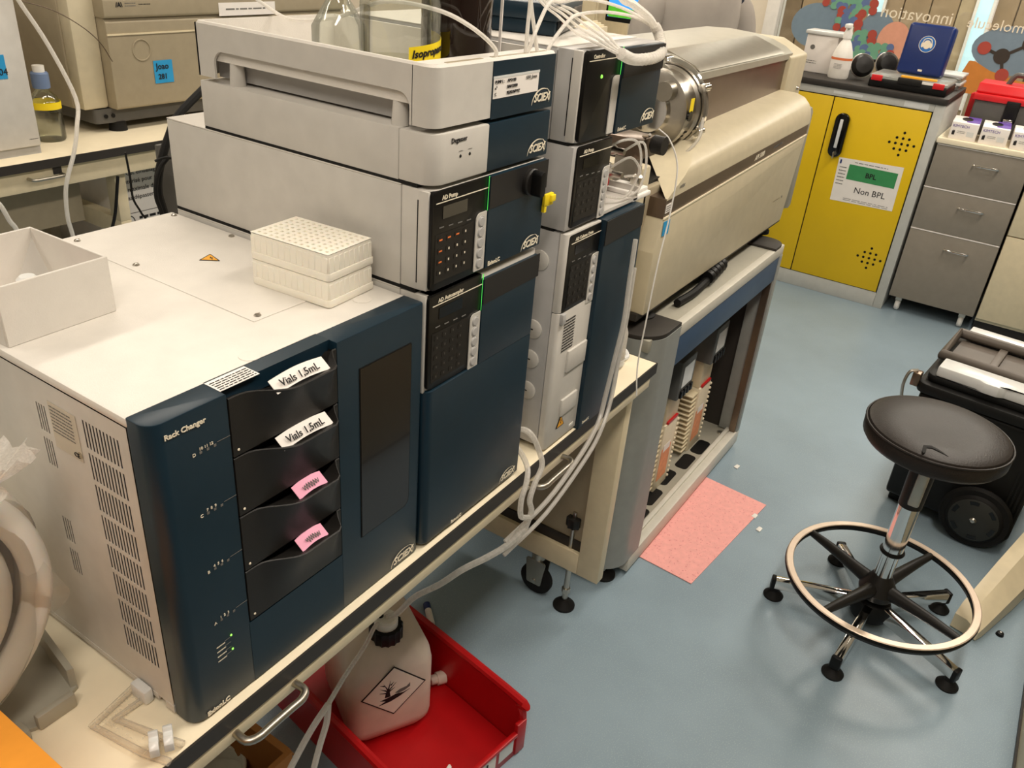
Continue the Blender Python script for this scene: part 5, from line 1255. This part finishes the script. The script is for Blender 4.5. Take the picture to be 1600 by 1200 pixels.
cable([(1.03, 2.3, -.11), (1.01, 2.32, -.25), (.97, 2.33, -.40), (.95, 2.33, -.77)], .006, 'straight thin black cable beside the cream bench post')
cable([(.78, 2.34, .56), (.803, 2.335, .496), (.871, 2.33, .358), (.918, 2.30, .185), (.885, 2.265, .10), (.852, 2.255, .015), (.815, 2.25, -.054), (.797, 2.255, -.115), (.79, 2.26, -.207), (.80, 2.265, -.29), (.83, 2.27, -.6), (.84, 2.27, -.775)], .0075, 'pale drain hose hanging over the rear bench edge', 'tube_white', 'hose')
cable([(.52, 2.22, -.06), (.543, 2.2, -.095), (.562, 2.2, -.153), (.585, 2.2, -.22), (.62, 2.2, -.5), (.63, 2.2, -.775)], .008, 'pale drain hose slanting below the rear bench', 'tube_white', 'hose')
cable([(.83, 2.4, .49), (.95, 2.41, .455), (1.05, 2.42, .40), (1.12, 2.43, .34), (1.16, 2.43, .27)], .0018, 'fine brown capillary arching in front of the beige spectrometer', 'steel_dark', 'tube')
# far items seen over the second stack
t = thing('far_desk', 'cream desk with the computer beyond the spectrometer', 'desk', (3.8, 1.9, FZ))
MB().box(3.25, 4.1, 1.05, 2.2, .10, .13, .003).build('top', 'worktop', t)
for (a, b) in ((3.28, 1.08), (3.28, 2.12), (4.02, 1.08), (4.02, 2.12)): MB().box(a, a+.05, b, b+.05, FZ, .10, .002).build('leg', 'beige_metal', t)
t = thing('computer_monitor', 'computer monitor showing a blue sky and green hill on the far desk', 'monitor', (3.45, 1.33, .13))
MB().box(3.42, 3.455, 1.03, 1.575, .435, .80, .006).build('housing', 'black', t)
MB().quad((3.4195, 1.303, .62), SR, FU, .515, .325, .001).build('screen', 'screen_blue', t)
MB().prism(rpoly([(1.56, .458), (1.046, .458), (1.046, .505), (1.25, .53), (1.40, .50), (1.56, .515)], .01), 'x', 3.417, 3.4184).build('screen_hill', 'screen_green', t)
MB().box(3.455, 3.49, 1.27, 1.34, .14, .6, .004).build('stand', 'black', t); MB().box(3.38, 3.6, 1.2, 1.41, .13, .142, .004).build('stand_foot', 'black', t)
t = thing('beige_locker', 'tall beige locker beside the computer monitor', 'locker', (3.6, 1.75, .13))
MB().box(3.42, 3.8, 1.62, 1.86, .131, 1.0, .004).build('case', 'beige_metal', t); MB().box(3.412, 3.42, 1.63, 1.738, .14, .99, .002).build('door', 'beige_metal', t); MB().box(3.412, 3.42, 1.742, 1.85, .14, .99, .002).build('door', 'beige_metal', t)
t = thing('dark_computer', 'dark computer tower on the far desk beside the locker', 'computer', (3.6, 2.05, .13))
MB().box(3.40, 3.8, 1.93, 2.15, .131, .58, .006).build('case', 'tool_grey', t); MB().box(3.392, 3.40, 1.94, 2.14, .14, .57, .003).build('front_panel', 'black', t)
t = thing('metal_fittings', 'small polished steel fittings behind the controller', 'fittings', (.86, .36, .40))
for k, (a, b) in enumerate(((.92, .36), (.93, .32), (.945, .38))): MB().lathe([(.018, 0), (.018, .03), (.012, .034), (.012, .05), (.0001, .05)], (a, b, .392), 'z', 14).build('fitting', 'chrome', t)

# ------------------------------------------------------------------ bottles in the tray
def tray_floor(): return .6415
t = thing('solvent_bottle', 'clear glass solvent bottle with yellow handwritten tape in the white tray', 'bottle', (.10, .14, .6415))
bx, by = .098, .132
MB().lathe([(.001, .6418), (.046, .6418), (.0505, .648), (.0505, .735), (.046, .752), (.03, .785), (.019, .80), (.019, .825)], (bx, by, 0), 'z', 40).build('glass', 'bottle_glass', t)
MB().lathe([(.0001, .6435), (.047, .6435), (.047, .672), (.0001, .672)], (bx, by, 0), 'z', 32).build('solvent', 'liquid', t)
MB().lathe([(.023, .82), (.024, .825), (.024, .858), (.0001, .86)], (bx, by, 0), 'z', 24).build('cap', 'cap_blue', t)
lb = MB(); vs = []; n_ = 14
for k in range(n_+1):
    a = math.radians(-128+118*k/n_); x, y = bx+.0512*math.cos(a), by+.0512*math.sin(a)
    vs += [(x, y, .660+.010*k/n_), (x, y, .692+.012*k/n_)]
lb.add(vs, [(2*k, 2*k+2, 2*k+3, 2*k+1) for k in range(n_)])
tp = lb.build('tape', 'yellow_label', t)
wr = txt(tp, 'Isopropanol', .0125, (0, 0, 0), (1, 0, 0), (0, 0, 1), 'ink', 'handwriting', shear=.2, bold=.0004, local=True)
off = FRAME[tp.name]
for v in wr.data.vertices:
    a = math.radians(-124)+v.co.x/.0512; q = .0516-v.co.y*.5
    v.co = Vector((bx+q*math.cos(a), by+q*math.sin(a), .6805+v.co.z+.006*(a+2))) - off
t = thing('amber_bottle', 'dark amber glass bottle beside the clear solvent bottle in the tray', 'bottle', (.195, .125, .6415))
MB().lathe([(.001, .6418), (.043, .6418), (.0475, .65), (.0475, .76), (.04, .79), (.017, .82), (.017, .85)], (.196, .118, 0), 'z', 36).build('glass', 'amber', t)
MB().lathe([(.021, .845), (.021, .88), (.0001, .88)], (.196, .118, 0), 'z', 24).build('cap', 'black', t)
MB().box(.238, .2395, .074, .078, .6418, .80).build('label_edge', 'paper', t)
t = thing('solvent_bottle', 'small clear vial bottle at the back of the white tray', 'bottle', (.06, .25, .6415))
MB().lathe([(.001, .6418), (.033, .6418), (.035, .648), (.035, .70), (.02, .725), (.013, .735), (.013, .75)], (.075, .215, 0), 'z', 28).build('glass', 'bottle_glass', t)
MB().lathe([(.017, .748), (.017, .77), (.0001, .77)], (.075, .215, 0), 'z', 20).build('cap', 'white', t)

# ------------------------------------------------------------------ tubes
def tube(P, r, label, m='tube_white', name='solvent_tube', cat='tube', n=7): return tag(MB().tube(P, r, n).build(name, m), label, cat)
tube([(.128, .007, .685), (.123, .005, .70), (.09, .02, .724), (.10, .08, .735), (.10, .16, .735), (.10, .24, .708), (.10, .32, .695), (.13, .40, .698), (.125, .46, .73), (.12, .5, .80)], .0026, 'white solvent tube arching low across the bottle tray')
tube([(.197, .007, .685), (.202, .01, .72), (.206, .012, .76), (.21, .02, .86)], .0026, 'straight white solvent tube rising from the tray front, crossing another')
tube([(.227, .007, .685), (.219, .01, .715), (.208, .014, .76), (.20, .02, .86)], .0026, 'white solvent tube leaning across the straight one at the tray front')
tube([(.20, .007, .685), (.222, .008, .718), (.30, .04, .742), (.434, .1, .735), (.52, .1, .737), (.60, .08, .725), (.648, .045, .704)], .0026, 'white solvent tube looping high from the tray to the sleeve')
tube([(.249, .007, .685), (.265, .008, .70), (.32, .02, .72), (.42, .06, .722), (.54, .08, .72), (.62, .065, .712), (.652, .042, .698)], .0026, 'white solvent tube looping low from the tray corner to the sleeve')
for i in range(4):
    tube([(.392+.011*i, .15, .78), (.403+.0113*i, .12, .736), (.404+.0125*i, .085, .717+.003*i), (.401+.0127*i, .05, .699+.005*i), (.384+.009*i, .0, .690+.003*i), (.388+.006*i, -.02, .683+.0015*i), (.405+.004*i, -.03, .677+.001*i)], .0021, 'white solvent tube of the four slanting down over the controller')
for o in [o for o in COL.objects if o.get('label', '').startswith('white solvent tube of the four')]: o['group'] = 'four tubes slanting over the controller'
P = [(.395, -.031, .681), (.432, -.034, .671), (.488, -.034, .668), (.55, -.022, .667), (.605, -.002, .669), (.648, .022, .678), (.662, .034, .688), (.655, .04, .700)]
t = thing('tube_sleeve', 'thick white ribbed sleeve bundling the tubes over the controller door', 'tube sleeve', (.53, -.03, .67))
MB().tube(P, .0085, 12, smooth=6).build('sleeve', 'tube_white', t)
rb = catmull(P, 9)
for k in range(14, len(rb)-2, 2):
    d = (rb[k+1]-rb[k-1]).normalized()
    MB().cyl(rb[k]-d*.0009, rb[k]+d*.0009, .0091, 12).build('sleeve_rib', 'tube_white', t)
tube([(.656, .04, .698), (.628, .042, .714), (.563, .042, .735), (.52, .045, .748), (.46, .05, .80)], .0065, 'white tube bundle rising from the sleeve end', name='tube_bundle')
tube([(.555, -.03, .36), (.545, -.035, .28), (.537, -.04, .21), (.522, -.04, .138), (.505, -.04, .062), (.478, -.045, .015), (.41, -.05, -.02), (.30, -.05, -.06), (.20, -.03, -.10)], .0045, 'clear waste tube running down the navy oven door', 'tube_clear', 'waste_tube')
tube([(.575, -.028, .30), (.562, -.034, .21), (.545, -.038, .12), (.52, -.046, .05), (.48, -.052, .0), (.42, -.055, -.035), (.30, -.05, -.09), (.2, -.03, -.13)], .004, 'second clear waste tube trailing beside the oven door', 'tube_clear', 'waste_tube')
tube([(.262, .03, .06), (.268, .0, .085), (.272, -.02, .08), (.285, -.03, .045), (.283, -.04, .02), (.255, -.045, .0), (.235, -.05, -.02), (.245, -.05, -.05), (.23, -.05, -.08)], .005, 'clear tube twisting over the bench edge between the stacks', 'tube_clear', 'waste_tube')
tube([(.262, .05, .04), (.266, .01, .05), (.262, -.022, .025), (.235, -.04, .012), (.215, -.045, -.01), (.21, -.05, -.04), (.235, -.052, -.06), (.22, -.04, -.09)], .005, 'clear tube coiled around its twin at the bench edge', 'tube_clear', 'waste_tube')
tube([(.23, -.05, -.08), (.20, -.035, -.105), (.175, -.01, -.13), (.16, .03, -.17), (.15, .07, -.22), (.18, .15, -.32), (.19, .2, -.40), (.205, .24, -.447)], .006, 'clear waste hose drooping from the bench edge to the canister', 'tube_clear', 'waste_hose')
tube([(.19, .245, -.452), (.165, .24, -.446), (.115, .22, -.444), (-.001, .16, -.381), (-.102, .1, -.316)], .0045, 'clear waste tube leaving the canister cap', 'tube_clear', 'waste_hose')
tube([(-.102, .1, -.316), (-0.136, 0.1, -0.336), (-0.166, 0.1, -0.361), (-0.196, 0.1, -0.392), (-0.212, 0.1, -0.423)], .0055, 'branch of the clear waste tube, bowed one of the fork', 'tube_clear', 'waste_hose')
tube([(-.102, .1, -.316), (-0.108, 0.1, -0.357), (-0.125, 0.1, -0.396), (-0.145, 0.1, -0.449), (-0.159, 0.1, -0.492)], .0055, 'branch of the clear waste tube, straighter one of the fork', 'tube_clear', 'waste_hose')

# ------------------------------------------------------------------ deep-well plates, white box, things on the bench end
def well_plate(z, h, label):
    t = thing('well_plate', label, 'well plate', (-.064, .135, z), rz=math.radians(4), group=None)
    a, b = .0427, .0638
    MB().prism(rpoly([(-a, -b), (a, -b), (a, b), (-a, b)], [.006, .002, .002, .006]), 'z', 0, .010, bev=.001).build('skirt', 'pp_plate', t, local=True)
    # top deck with 96 square openings
    mb = MB(); nx, ny = 8, 12; px_, py_ = .0095, .0098
    xs = sorted([-a+.0015]+[(i-3.5)*px_+s*.0021 for i in range(nx) for s in (-1, 1)]+[a-.0015]); ysx = sorted([-b+.0015]+[(j-5.5)*py_+s*.0021 for j in range(ny) for s in (-1, 1)]+[b-.0015])
    m_ = len(ysx); mb.add([(x, y, h) for x in xs for y in ysx], [(i*m_+j, (i+1)*m_+j, (i+1)*m_+j+1, i*m_+j+1) for i in range(len(xs)-1) for j in range(m_-1) if not (i % 2 == 1 and j % 2 == 1)])
    for i in range(nx):
        for j in range(ny):
            x, y = (i-3.5)*px_, (j-5.5)*py_; q = .0021; c = [(x-q, y-q), (x+q, y-q), (x+q, y+q), (x-q, y+q)]; k = [(x+(u-x)*.6, y+(v-y)*.6) for u, v in c]
            mb.add([(u, v, h) for u, v in c]+[(u, v, h-.012) for u, v in k], [(p, (p+1) % 4, (p+1) % 4+4, p+4) for p in range(4)]+[(4, 5, 6, 7)])
    mb.build('well_deck', 'pp_plate', t, local=True, angle=20)
    sd = MB(); sd.prism(rpoly([(-a+.0012, -b+.0012), (a-.0012, -b+.0012), (a-.0012, b-.0012), (-a+.0012, b-.0012)], .004), 'z', .010, h-.0005)
    sd.f = [f for f in sd.f if len(f) == 4]; sd.mi = [0]*len(sd.f)
    sd.build('side_wall', 'pp_plate', t, local=True)
    for i in range(13):
        yy = -b+.006+i*(2*b-.012)/12
        MB().box(-a+.0007, -a+.002, yy-.0035, yy+.0035, .010, h-.004, .001, 1).build('side_rib', 'pp_plate', t, local=True)
    for i in range(9):
        xx = -a+.006+i*(2*a-.012)/8
        MB().box(xx-.0035, xx+.0035, -b+.0007, -b+.002, .010, h-.004, .001, 1).build('side_rib', 'pp_plate', t, local=True)
well_plate(RT+.0009, .034, 'lower translucent deep well plate on the white rack unit'); well_plate(RT+.035, .034, 'upper translucent deep well plate with rows of open wells')
t = thing('white_parts_box', 'open white plastic box with red item on the rack unit', 'box', (-.335, .31, RT), rz=math.radians(2))
for (x0, x1, y0, y1) in ((-.064, .062, -.072, -.069), (-.064, .062, .069, .072), (-.064, -.061, -.069, .069), (.059, .062, -.069, .069)):
    MB().box(x0, x1, y0, y1, .0, .067, .0008, 1).build('side', 'lc_top', t, local=True)
MB().box(-.061, .059, -.069, .069, 0, .003).build('base', 'lc_top', t, local=True)
MB().add([(.059, .069, .003), (.03, .069, .003), (.059, .04, .003), (.059, .069, .055)], [(0, 1, 3), (0, 3, 2), (1, 2, 3), (0, 2, 1)]).build('corner_gusset', 'lc_white', t, local=True)
tag(MB().prism(rpoly([(-.385, .275), (-.345, .285), (-.348, .30), (-.388, .29)], .005), 'z', RT+.004, RT+.029, bev=.004).build('bottle_stopper', 'toolbox_red'), 'red plastic stopper lying in the open white box', 'stopper')
tag(MB().lathe([(.012, 0), (.012, .03), (.008, .034), (.0001, .034)], (-.325, .315, RT+.004), 'z', 14).build('grey_plug', 'clear_grey'), 'small grey plug lying in the open white box', 'plug')

t = thing('tubing_bag', 'clear plastic bag holding a thick coil of white tubing on the bench', 'bag of tubing', (-.58, .27, 0))
cx, cy = -.607, .235
for i in range(6):
    MB().torus((cx+.003*(i % 2), .158+.029*i, .20-.002*(i % 3)), .146+(.004, .010, .004, .008, .0, -.006)[i], .0155, 'y', 56, 10).build('tubing_coil', 'bag_white', t)
    if i < 5: MB().torus((cx-.004, .17+.029*i, .20), .118, .0155, 'y', 48, 10).build('tubing_coil', 'bag_white', t)
def blob(prof, n, amp, seed, cx, cy, sq=1):
    rd = random.Random(seed); ph = [rd.uniform(0, 6.28) for _ in range(6)]; mb = MB(); vs = []
    for i, (r, z) in enumerate(prof):
        for k in range(n):
            a = 2*PI*k/n; q = r*(1+amp*(math.sin(5*a+ph[0]+z*22)+.7*math.sin(9*a+ph[1]-z*35)+.4*math.sin(15*a+ph[2])))
            vs.append((cx+q*math.cos(a), cy+q*math.sin(a)*sq, z))
    mb.add(vs, [(i*n+k, i*n+(k+1) % n, (i+1)*n+(k+1) % n, (i+1)*n+k) for i in range(len(prof)-1) for k in range(n)])
    return mb
bl_ = blob([(.004, -.118), (.07, -.113), (.135, -.10), (.166, -.06), (.172, 0), (.166, .06), (.135, .10), (.06, .115), (.004, .118)], 60, .02, 3, 0, 0)
bl_.v = [(cx+x, .232+z, max(.002, .20+y*(1.13 if y < 0 else 1))) for x, y, z in bl_.v]
bl_.build('bag_film', 'bag_film', t, angle=80)
nk = MB(); vs = []; n_ = 40
for i, (q, rr) in enumerate(((0, .024), (.25, .010), (.35, .009), (.65, .020), (1.0, .027))):
    c_ = Vector((-.500, .130, .322))+Vector((.026, -.008, .040))*q
    for k in range(n_):
        a = 2*PI*k/n_; r3 = rr*(1+.22*math.sin(9*a+i)*(q > .4)); vs.append(c_+Vector((math.cos(a)*r3, math.sin(a)*r3*.8, .2*r3*math.sin(7*a)*(q > .4))))
nk.add(vs, [(i*n_+k, i*n_+(k+1) % n_, (i+1)*n_+(k+1) % n_, (i+1)*n_+k) for i in range(4) for k in range(n_)])
nk.build('bag_neck', 'bag_neckfilm', t, angle=80)
MB().tube([(-.506, .119, .330), (-.492, .117, .335), (-.485, .126, .340), (-.488, .138, .343)], .0035, 8).build('blue_tie', 'blue_sign', t)
fl = MB(); P = [(-.46, .22, .25), (-.452, .13, .20), (-.448, .115, .175), (-.452, .17, .11), (-.47, .22, .05), (-.50, .2, .01)]
Q = [(-.50, .26, .24), (-.49, .2, .19), (-.485, .18, .16), (-.485, .21, .11), (-.495, .25, .06), (-.52, .23, .01)]
PP, QQ = catmull(P, 4), catmull(Q, 4); nn = len(PP)
fl.add(PP+[(p+q)*.5+Vector((-.006, -.008, 0)) for p, q in zip(PP, QQ)]+QQ, [(r_*nn+i, r_*nn+i+1, (r_+1)*nn+i+1, (r_+1)*nn+i) for r_ in range(2) for i in range(nn-1)])
fl.build('film_flap', 'bag_film', t, angle=60)
t = thing('orange_box', 'orange cardboard box on the near end of the bench', 'box', (-.70, -.05, 0))
MB().box(-.90, -.545, -.3, .115, 0, .10, .002).build('carton', 'orange_card', t); MB().box(-.90, -.72, -.3, .115, .1002, .1012).build('lid_flap', 'orange_card', t)
t = thing('plastic_bracket', 'grey plastic instrument cover lying upside down on the bench', 'plastic cover', (-.47, .19, 0))
MB().prism(rpoly([(-.535, .15), (-.50, .135), (-.446, .155), (-.43, .25), (-.50, .26)], .004), 'z', .0, .006, bev=.001).build('plate', 'alu_grey', t)
MB().add([(-.446, .155, 0), (-.43, .25, 0), (-.437, .252, .0), (-.453, .158, 0), (-.446, .155, .034), (-.43, .25, .034), (-.437, .252, .034), (-.453, .158, .034)], [(0, 1, 2, 3), (7, 6, 5, 4), (0, 4, 5, 1), (1, 5, 6, 2), (2, 6, 7, 3), (3, 7, 4, 0)]).build('flange', 'alu_grey', t)
MB().box(-.505, -.46, .132, .142, .0, .022, .003).build('tab', 'alu_grey', t); MB().box(-.53, -.515, .128, .15, 0, .018, .003).build('clip', 'alu_grey', t)
t = thing('tube_tray', 'clear plastic drain channel beside the rack unit foot', 'drain channel', (-.44, .03, 0))
def chan(P, w, h, name):
    mb = MB(); PP = [Vector(p) for p in P]
    for s_ in (-1, 1):
        q = []
        for i, p in enumerate(PP):
            a = PP[max(0, i-1)]; b = PP[min(len(PP)-1, i+1)]; d = (b-a).normalized(); n_ = Vector((-d.y, d.x, 0)); q.append(p+n_*w*s_)
        mb.tube(q, .0045, 8, smooth=0)
    for i in range(len(PP)-1):
        a, b = PP[i], PP[i+1]; d = (b-a).normalized(); n_ = Vector((-d.y, d.x, 0))
        mb.add([a-n_*w-Vector((0, 0, .003)), a+n_*w-Vector((0, 0, .003)), b+n_*w-Vector((0, 0, .003)), b-n_*w-Vector((0, 0, .003))], [(0, 1, 2, 3)])
    return mb.build(name, 'channel_pl', t)
chan([(-.405, .09, .006), (-.458, .085, .006), (-.445, .02, .006), (-.435, -.012, .006)], .012, .01, 'channel')
tag(MB().box(-.415, -.403, .07, .098, .001, .022, .003).build('corner_clip', 'clear_grey'), 'small clear corner clip at the rack unit foot', 'clip')
t = thing('pinch_clamp', 'grey toothed pinch clamp on the clear drain channel', 'clamp', (-.445, .0, .01))
for k, (dx, dy, a) in enumerate(((0, 0, .5), (.014, -.006, .5))):
    Mx = Matrix.Translation((-.447+dx, .008+dy, .012)) @ Matrix.Rotation(a+.5, 4, 'Z')
    MB().prism(rpoly([(-.014, 0), (.014, 0), (.014, .012), (.006, .018), (.004, .012), (-.004, .012), (-.006, .018), (-.014, .012)], .0015, 2), 'y', -.005, .005, bev=.001).xf(Mx).build('jaw', 'clear_grey', t)

# ------------------------------------------------------------------ person in a lab coat beyond the spectrometer
def skin_mesh(name, nodes, edges, m, parent, sub=2):
    me = bpy.data.meshes.new(name); me.from_pydata([n[0] for n in nodes], edges, [])
    o = bpy.data.objects.new(name, me); COL.objects.link(o)
    md = o.modifiers.new('skin', 'SKIN'); md.use_smooth_shade = True
    for i, n in enumerate(nodes):
        sv = me.skin_vertices[0].data[i]; sv.radius = n[1] if isinstance(n[1], tuple) else (n[1], n[1]); sv.use_root = (i == 0)
    s = o.modifiers.new('sub', 'SUBSURF'); s.levels = sub; s.render_levels = sub
    dg = bpy.context.evaluated_depsgraph_get(); dg.update()
    m2 = bpy.data.meshes.new_from_object(o.evaluated_get(dg)); bpy.data.objects.remove(o)
    m2.materials.clear(); m2.materials.append(MATS[m])
    m2.polygons.foreach_set('use_smooth', [True]*len(m2.polygons)); m2.update()
    c = bpy.data.objects.new(name, m2); COL.objects.link(c); c.parent = parent; FRAME[c.name] = FRAME[parent.name]
    return c
PXX, PYY = 3.02, .93
t = thing('person', 'person in a loose grey lab coat standing beyond the spectrometer', 'person', (PXX, PYY, FZ), rz=math.radians(140))
# local frame: facing -y, x to their left, z from the floor
nodes = [((0, 0, .95), (.17, .12)), ((0, .005, 1.12), (.155, .11)), ((0, .01, 1.30), (.165, .12)), ((0, .015, 1.42), (.15, .10)), ((0, .0, 1.50), (.055, .055)), ((0, -.01, 1.56), (.05, .05)),
         ((.09, 0, .88), (.085, .09)), ((.095, -.01, .50), (.058, .06)), ((.10, .02, .12), (.042, .045)),
         ((-.09, 0, .88), (.085, .09)), ((-.095, -.01, .50), (.058, .06)), ((-.10, .02, .12), (.042, .045)),
         ((.19, .01, 1.40), (.062, .062)), ((.235, .02, 1.13), (.05, .05)), ((.20, -.14, .97), (.042, .042)),
         ((-.19, .01, 1.40), (.062, .062)), ((-.24, .02, 1.13), (.05, .05)), ((-.22, -.14, .97), (.042, .042))]
edges = [(0, 1), (1, 2), (2, 3), (3, 4), (4, 5), (0, 6), (6, 7), (7, 8), (0, 9), (9, 10), (10, 11), (3, 12), (12, 13), (13, 14), (3, 15), (15, 16), (16, 17)]
skin_mesh('body', nodes, edges, 'trousers', t)
def ellring(w_, d_, z_, oy=0, n=36, amp=.02, ph=0): return [(w_*math.cos(2*PI*k/n)*(1+amp*math.sin(7*2*PI*k/n+ph)), oy+d_*math.sin(2*PI*k/n)*(1+amp*math.sin(5*2*PI*k/n+ph)), z_) for k in range(n)]
R_ = [ellring(.235, .175, .62, amp=.05), ellring(.225, .165, .80, amp=.04, ph=.4), ellring(.205, .15, .98, amp=.03, ph=.9), ellring(.195, .145, 1.10, amp=.025, ph=1.6), ellring(.205, .15, 1.22, amp=.03, ph=2.5), ellring(.215, .155, 1.33, amp=.02, ph=3), ellring(.205, .135, 1.42, .01), ellring(.15, .10, 1.475, .01), ellring(.075, .07, 1.505, .005)]
mb = MB(); n_ = 36
mb.add([v for r_ in R_ for v in r_], [(i*n_+k, i*n_+(k+1) % n_, (i+1)*n_+(k+1) % n_, (i+1)*n_+k) for i in range(len(R_)-1) for k in range(n_)])
coat = mb.build('lab_coat', 'coat_grey', t, local=True, angle=80)
for s_ in (-1, 1):
    skin_mesh('coat_sleeve', [((s_*.17, .01, 1.42), .085), ((s_*.235, .02, 1.30), .075), ((s_*.25, .03, 1.13), .068), ((s_*.225, -.06, 1.03), .062), ((s_*.205, -.13, .975), .058)], [(0, 1), (1, 2), (2, 3), (3, 4)], 'coat_grey', t)
    hx = s_*.20; b0 = Vector((hx, -.16, .95))
    nd = [((hx, -.14, .965), .024), ((hx, -.18, .945), (.034, .016)), ((hx, -.215, .93), (.036, .014))]; ed = [(0, 1), (1, 2)]
    skin_mesh('hand', nd, ed, 'skin', t)
    for k, (dx, L_) in enumerate(((-.026, .062), (-.009, .072), (.009, .068), (.026, .052))):
        skin_mesh('finger', [((hx+dx, -.215, .93), .0095), ((hx+dx*1.08, -.215-L_*.5, .918), .0088), ((hx+dx*1.1, -.215-L_*.85, .895), .0078)], [(0, 1), (1, 2)], 'skin', t, 1)
    skin_mesh('thumb', [((hx-s_*.028, -.175, .945), .011), ((hx-s_*.052, -.20, .932), .010), ((hx-s_*.056, -.232, .918), .009)], [(0, 1), (1, 2)], 'skin', t, 1)
MB().tube([(-.07, -.05, 1.50), (0, .075, 1.515), (.07, -.05, 1.50), (.03, -.115, 1.42)], .014, 8).build('collar', 'coat_grey', t, local=True)
hdm = MB(); vs = []; n_ = 28; pr_ = [(.03, 1.545), (.055, 1.56), (.068, 1.59), (.075, 1.63), (.078, 1.67), (.076, 1.71), (.065, 1.745), (.04, 1.768), (.004, 1.775)]
for (r_, z_) in pr_:
    for k in range(n_):
        a = 2*PI*k/n_; x = r_*math.cos(a); y = -.01+r_*1.22*math.sin(a)
        if math.sin(a) < -.8 and 1.60 < z_ < 1.66: y -= .012
        vs.append((x, y, z_))
hdm.add(vs, [(i*n_+k, i*n_+(k+1) % n_, (i+1)*n_+(k+1) % n_, (i+1)*n_+k) for i in range(len(pr_)-1) for k in range(n_)]+[tuple(range((len(pr_)-1)*n_, len(pr_)*n_))])
head = hdm.build('head', 'skin', t, local=True, angle=80)
MB().prism([(-.107, 1.665), (-.128, 1.628), (-.118, 1.62), (-.1, 1.62)], 'x', -.012, .012, bev=.003).build('nose', 'skin', head, local=True)
MB().tube([(-.024, -.095, 1.597), (0, -.1005, 1.595), (.024, -.095, 1.597)], .005, 8).build('mouth', 'sticker_red', head, local=True)
for s_ in (-1, 1):
    MB().lathe([(.001, -.008), (.008, -.004), (.009, 0), (.008, .004), (.001, .008)], (s_*.03, -.095, 1.665), 'y', 12).build('eye', 'white', head, local=True)
    MB().lathe([(.012, -.004), (.018, 0), (.012, .004)], (s_*.079, .0, 1.65), 'x', 14).build('ear', 'skin', head, local=True)
blob([(.083, 1.60), (.088, 1.66), (.09, 1.71), (.078, 1.76), (.045, 1.787), (.003, 1.792)], 28, .01, 9, 0, .018, 1.15).build('hair', 'hair', t, local=True, angle=80)
for s_ in (-1, 1):
    MB().prism(rpoly([(s_*.10-.048, -.17), (s_*.10+.048, -.17), (s_*.10+.042, .08), (s_*.10-.042, .08)], .03), 'z', 0, .07, bev=.015).build('shoe', 'black', t, local=True)
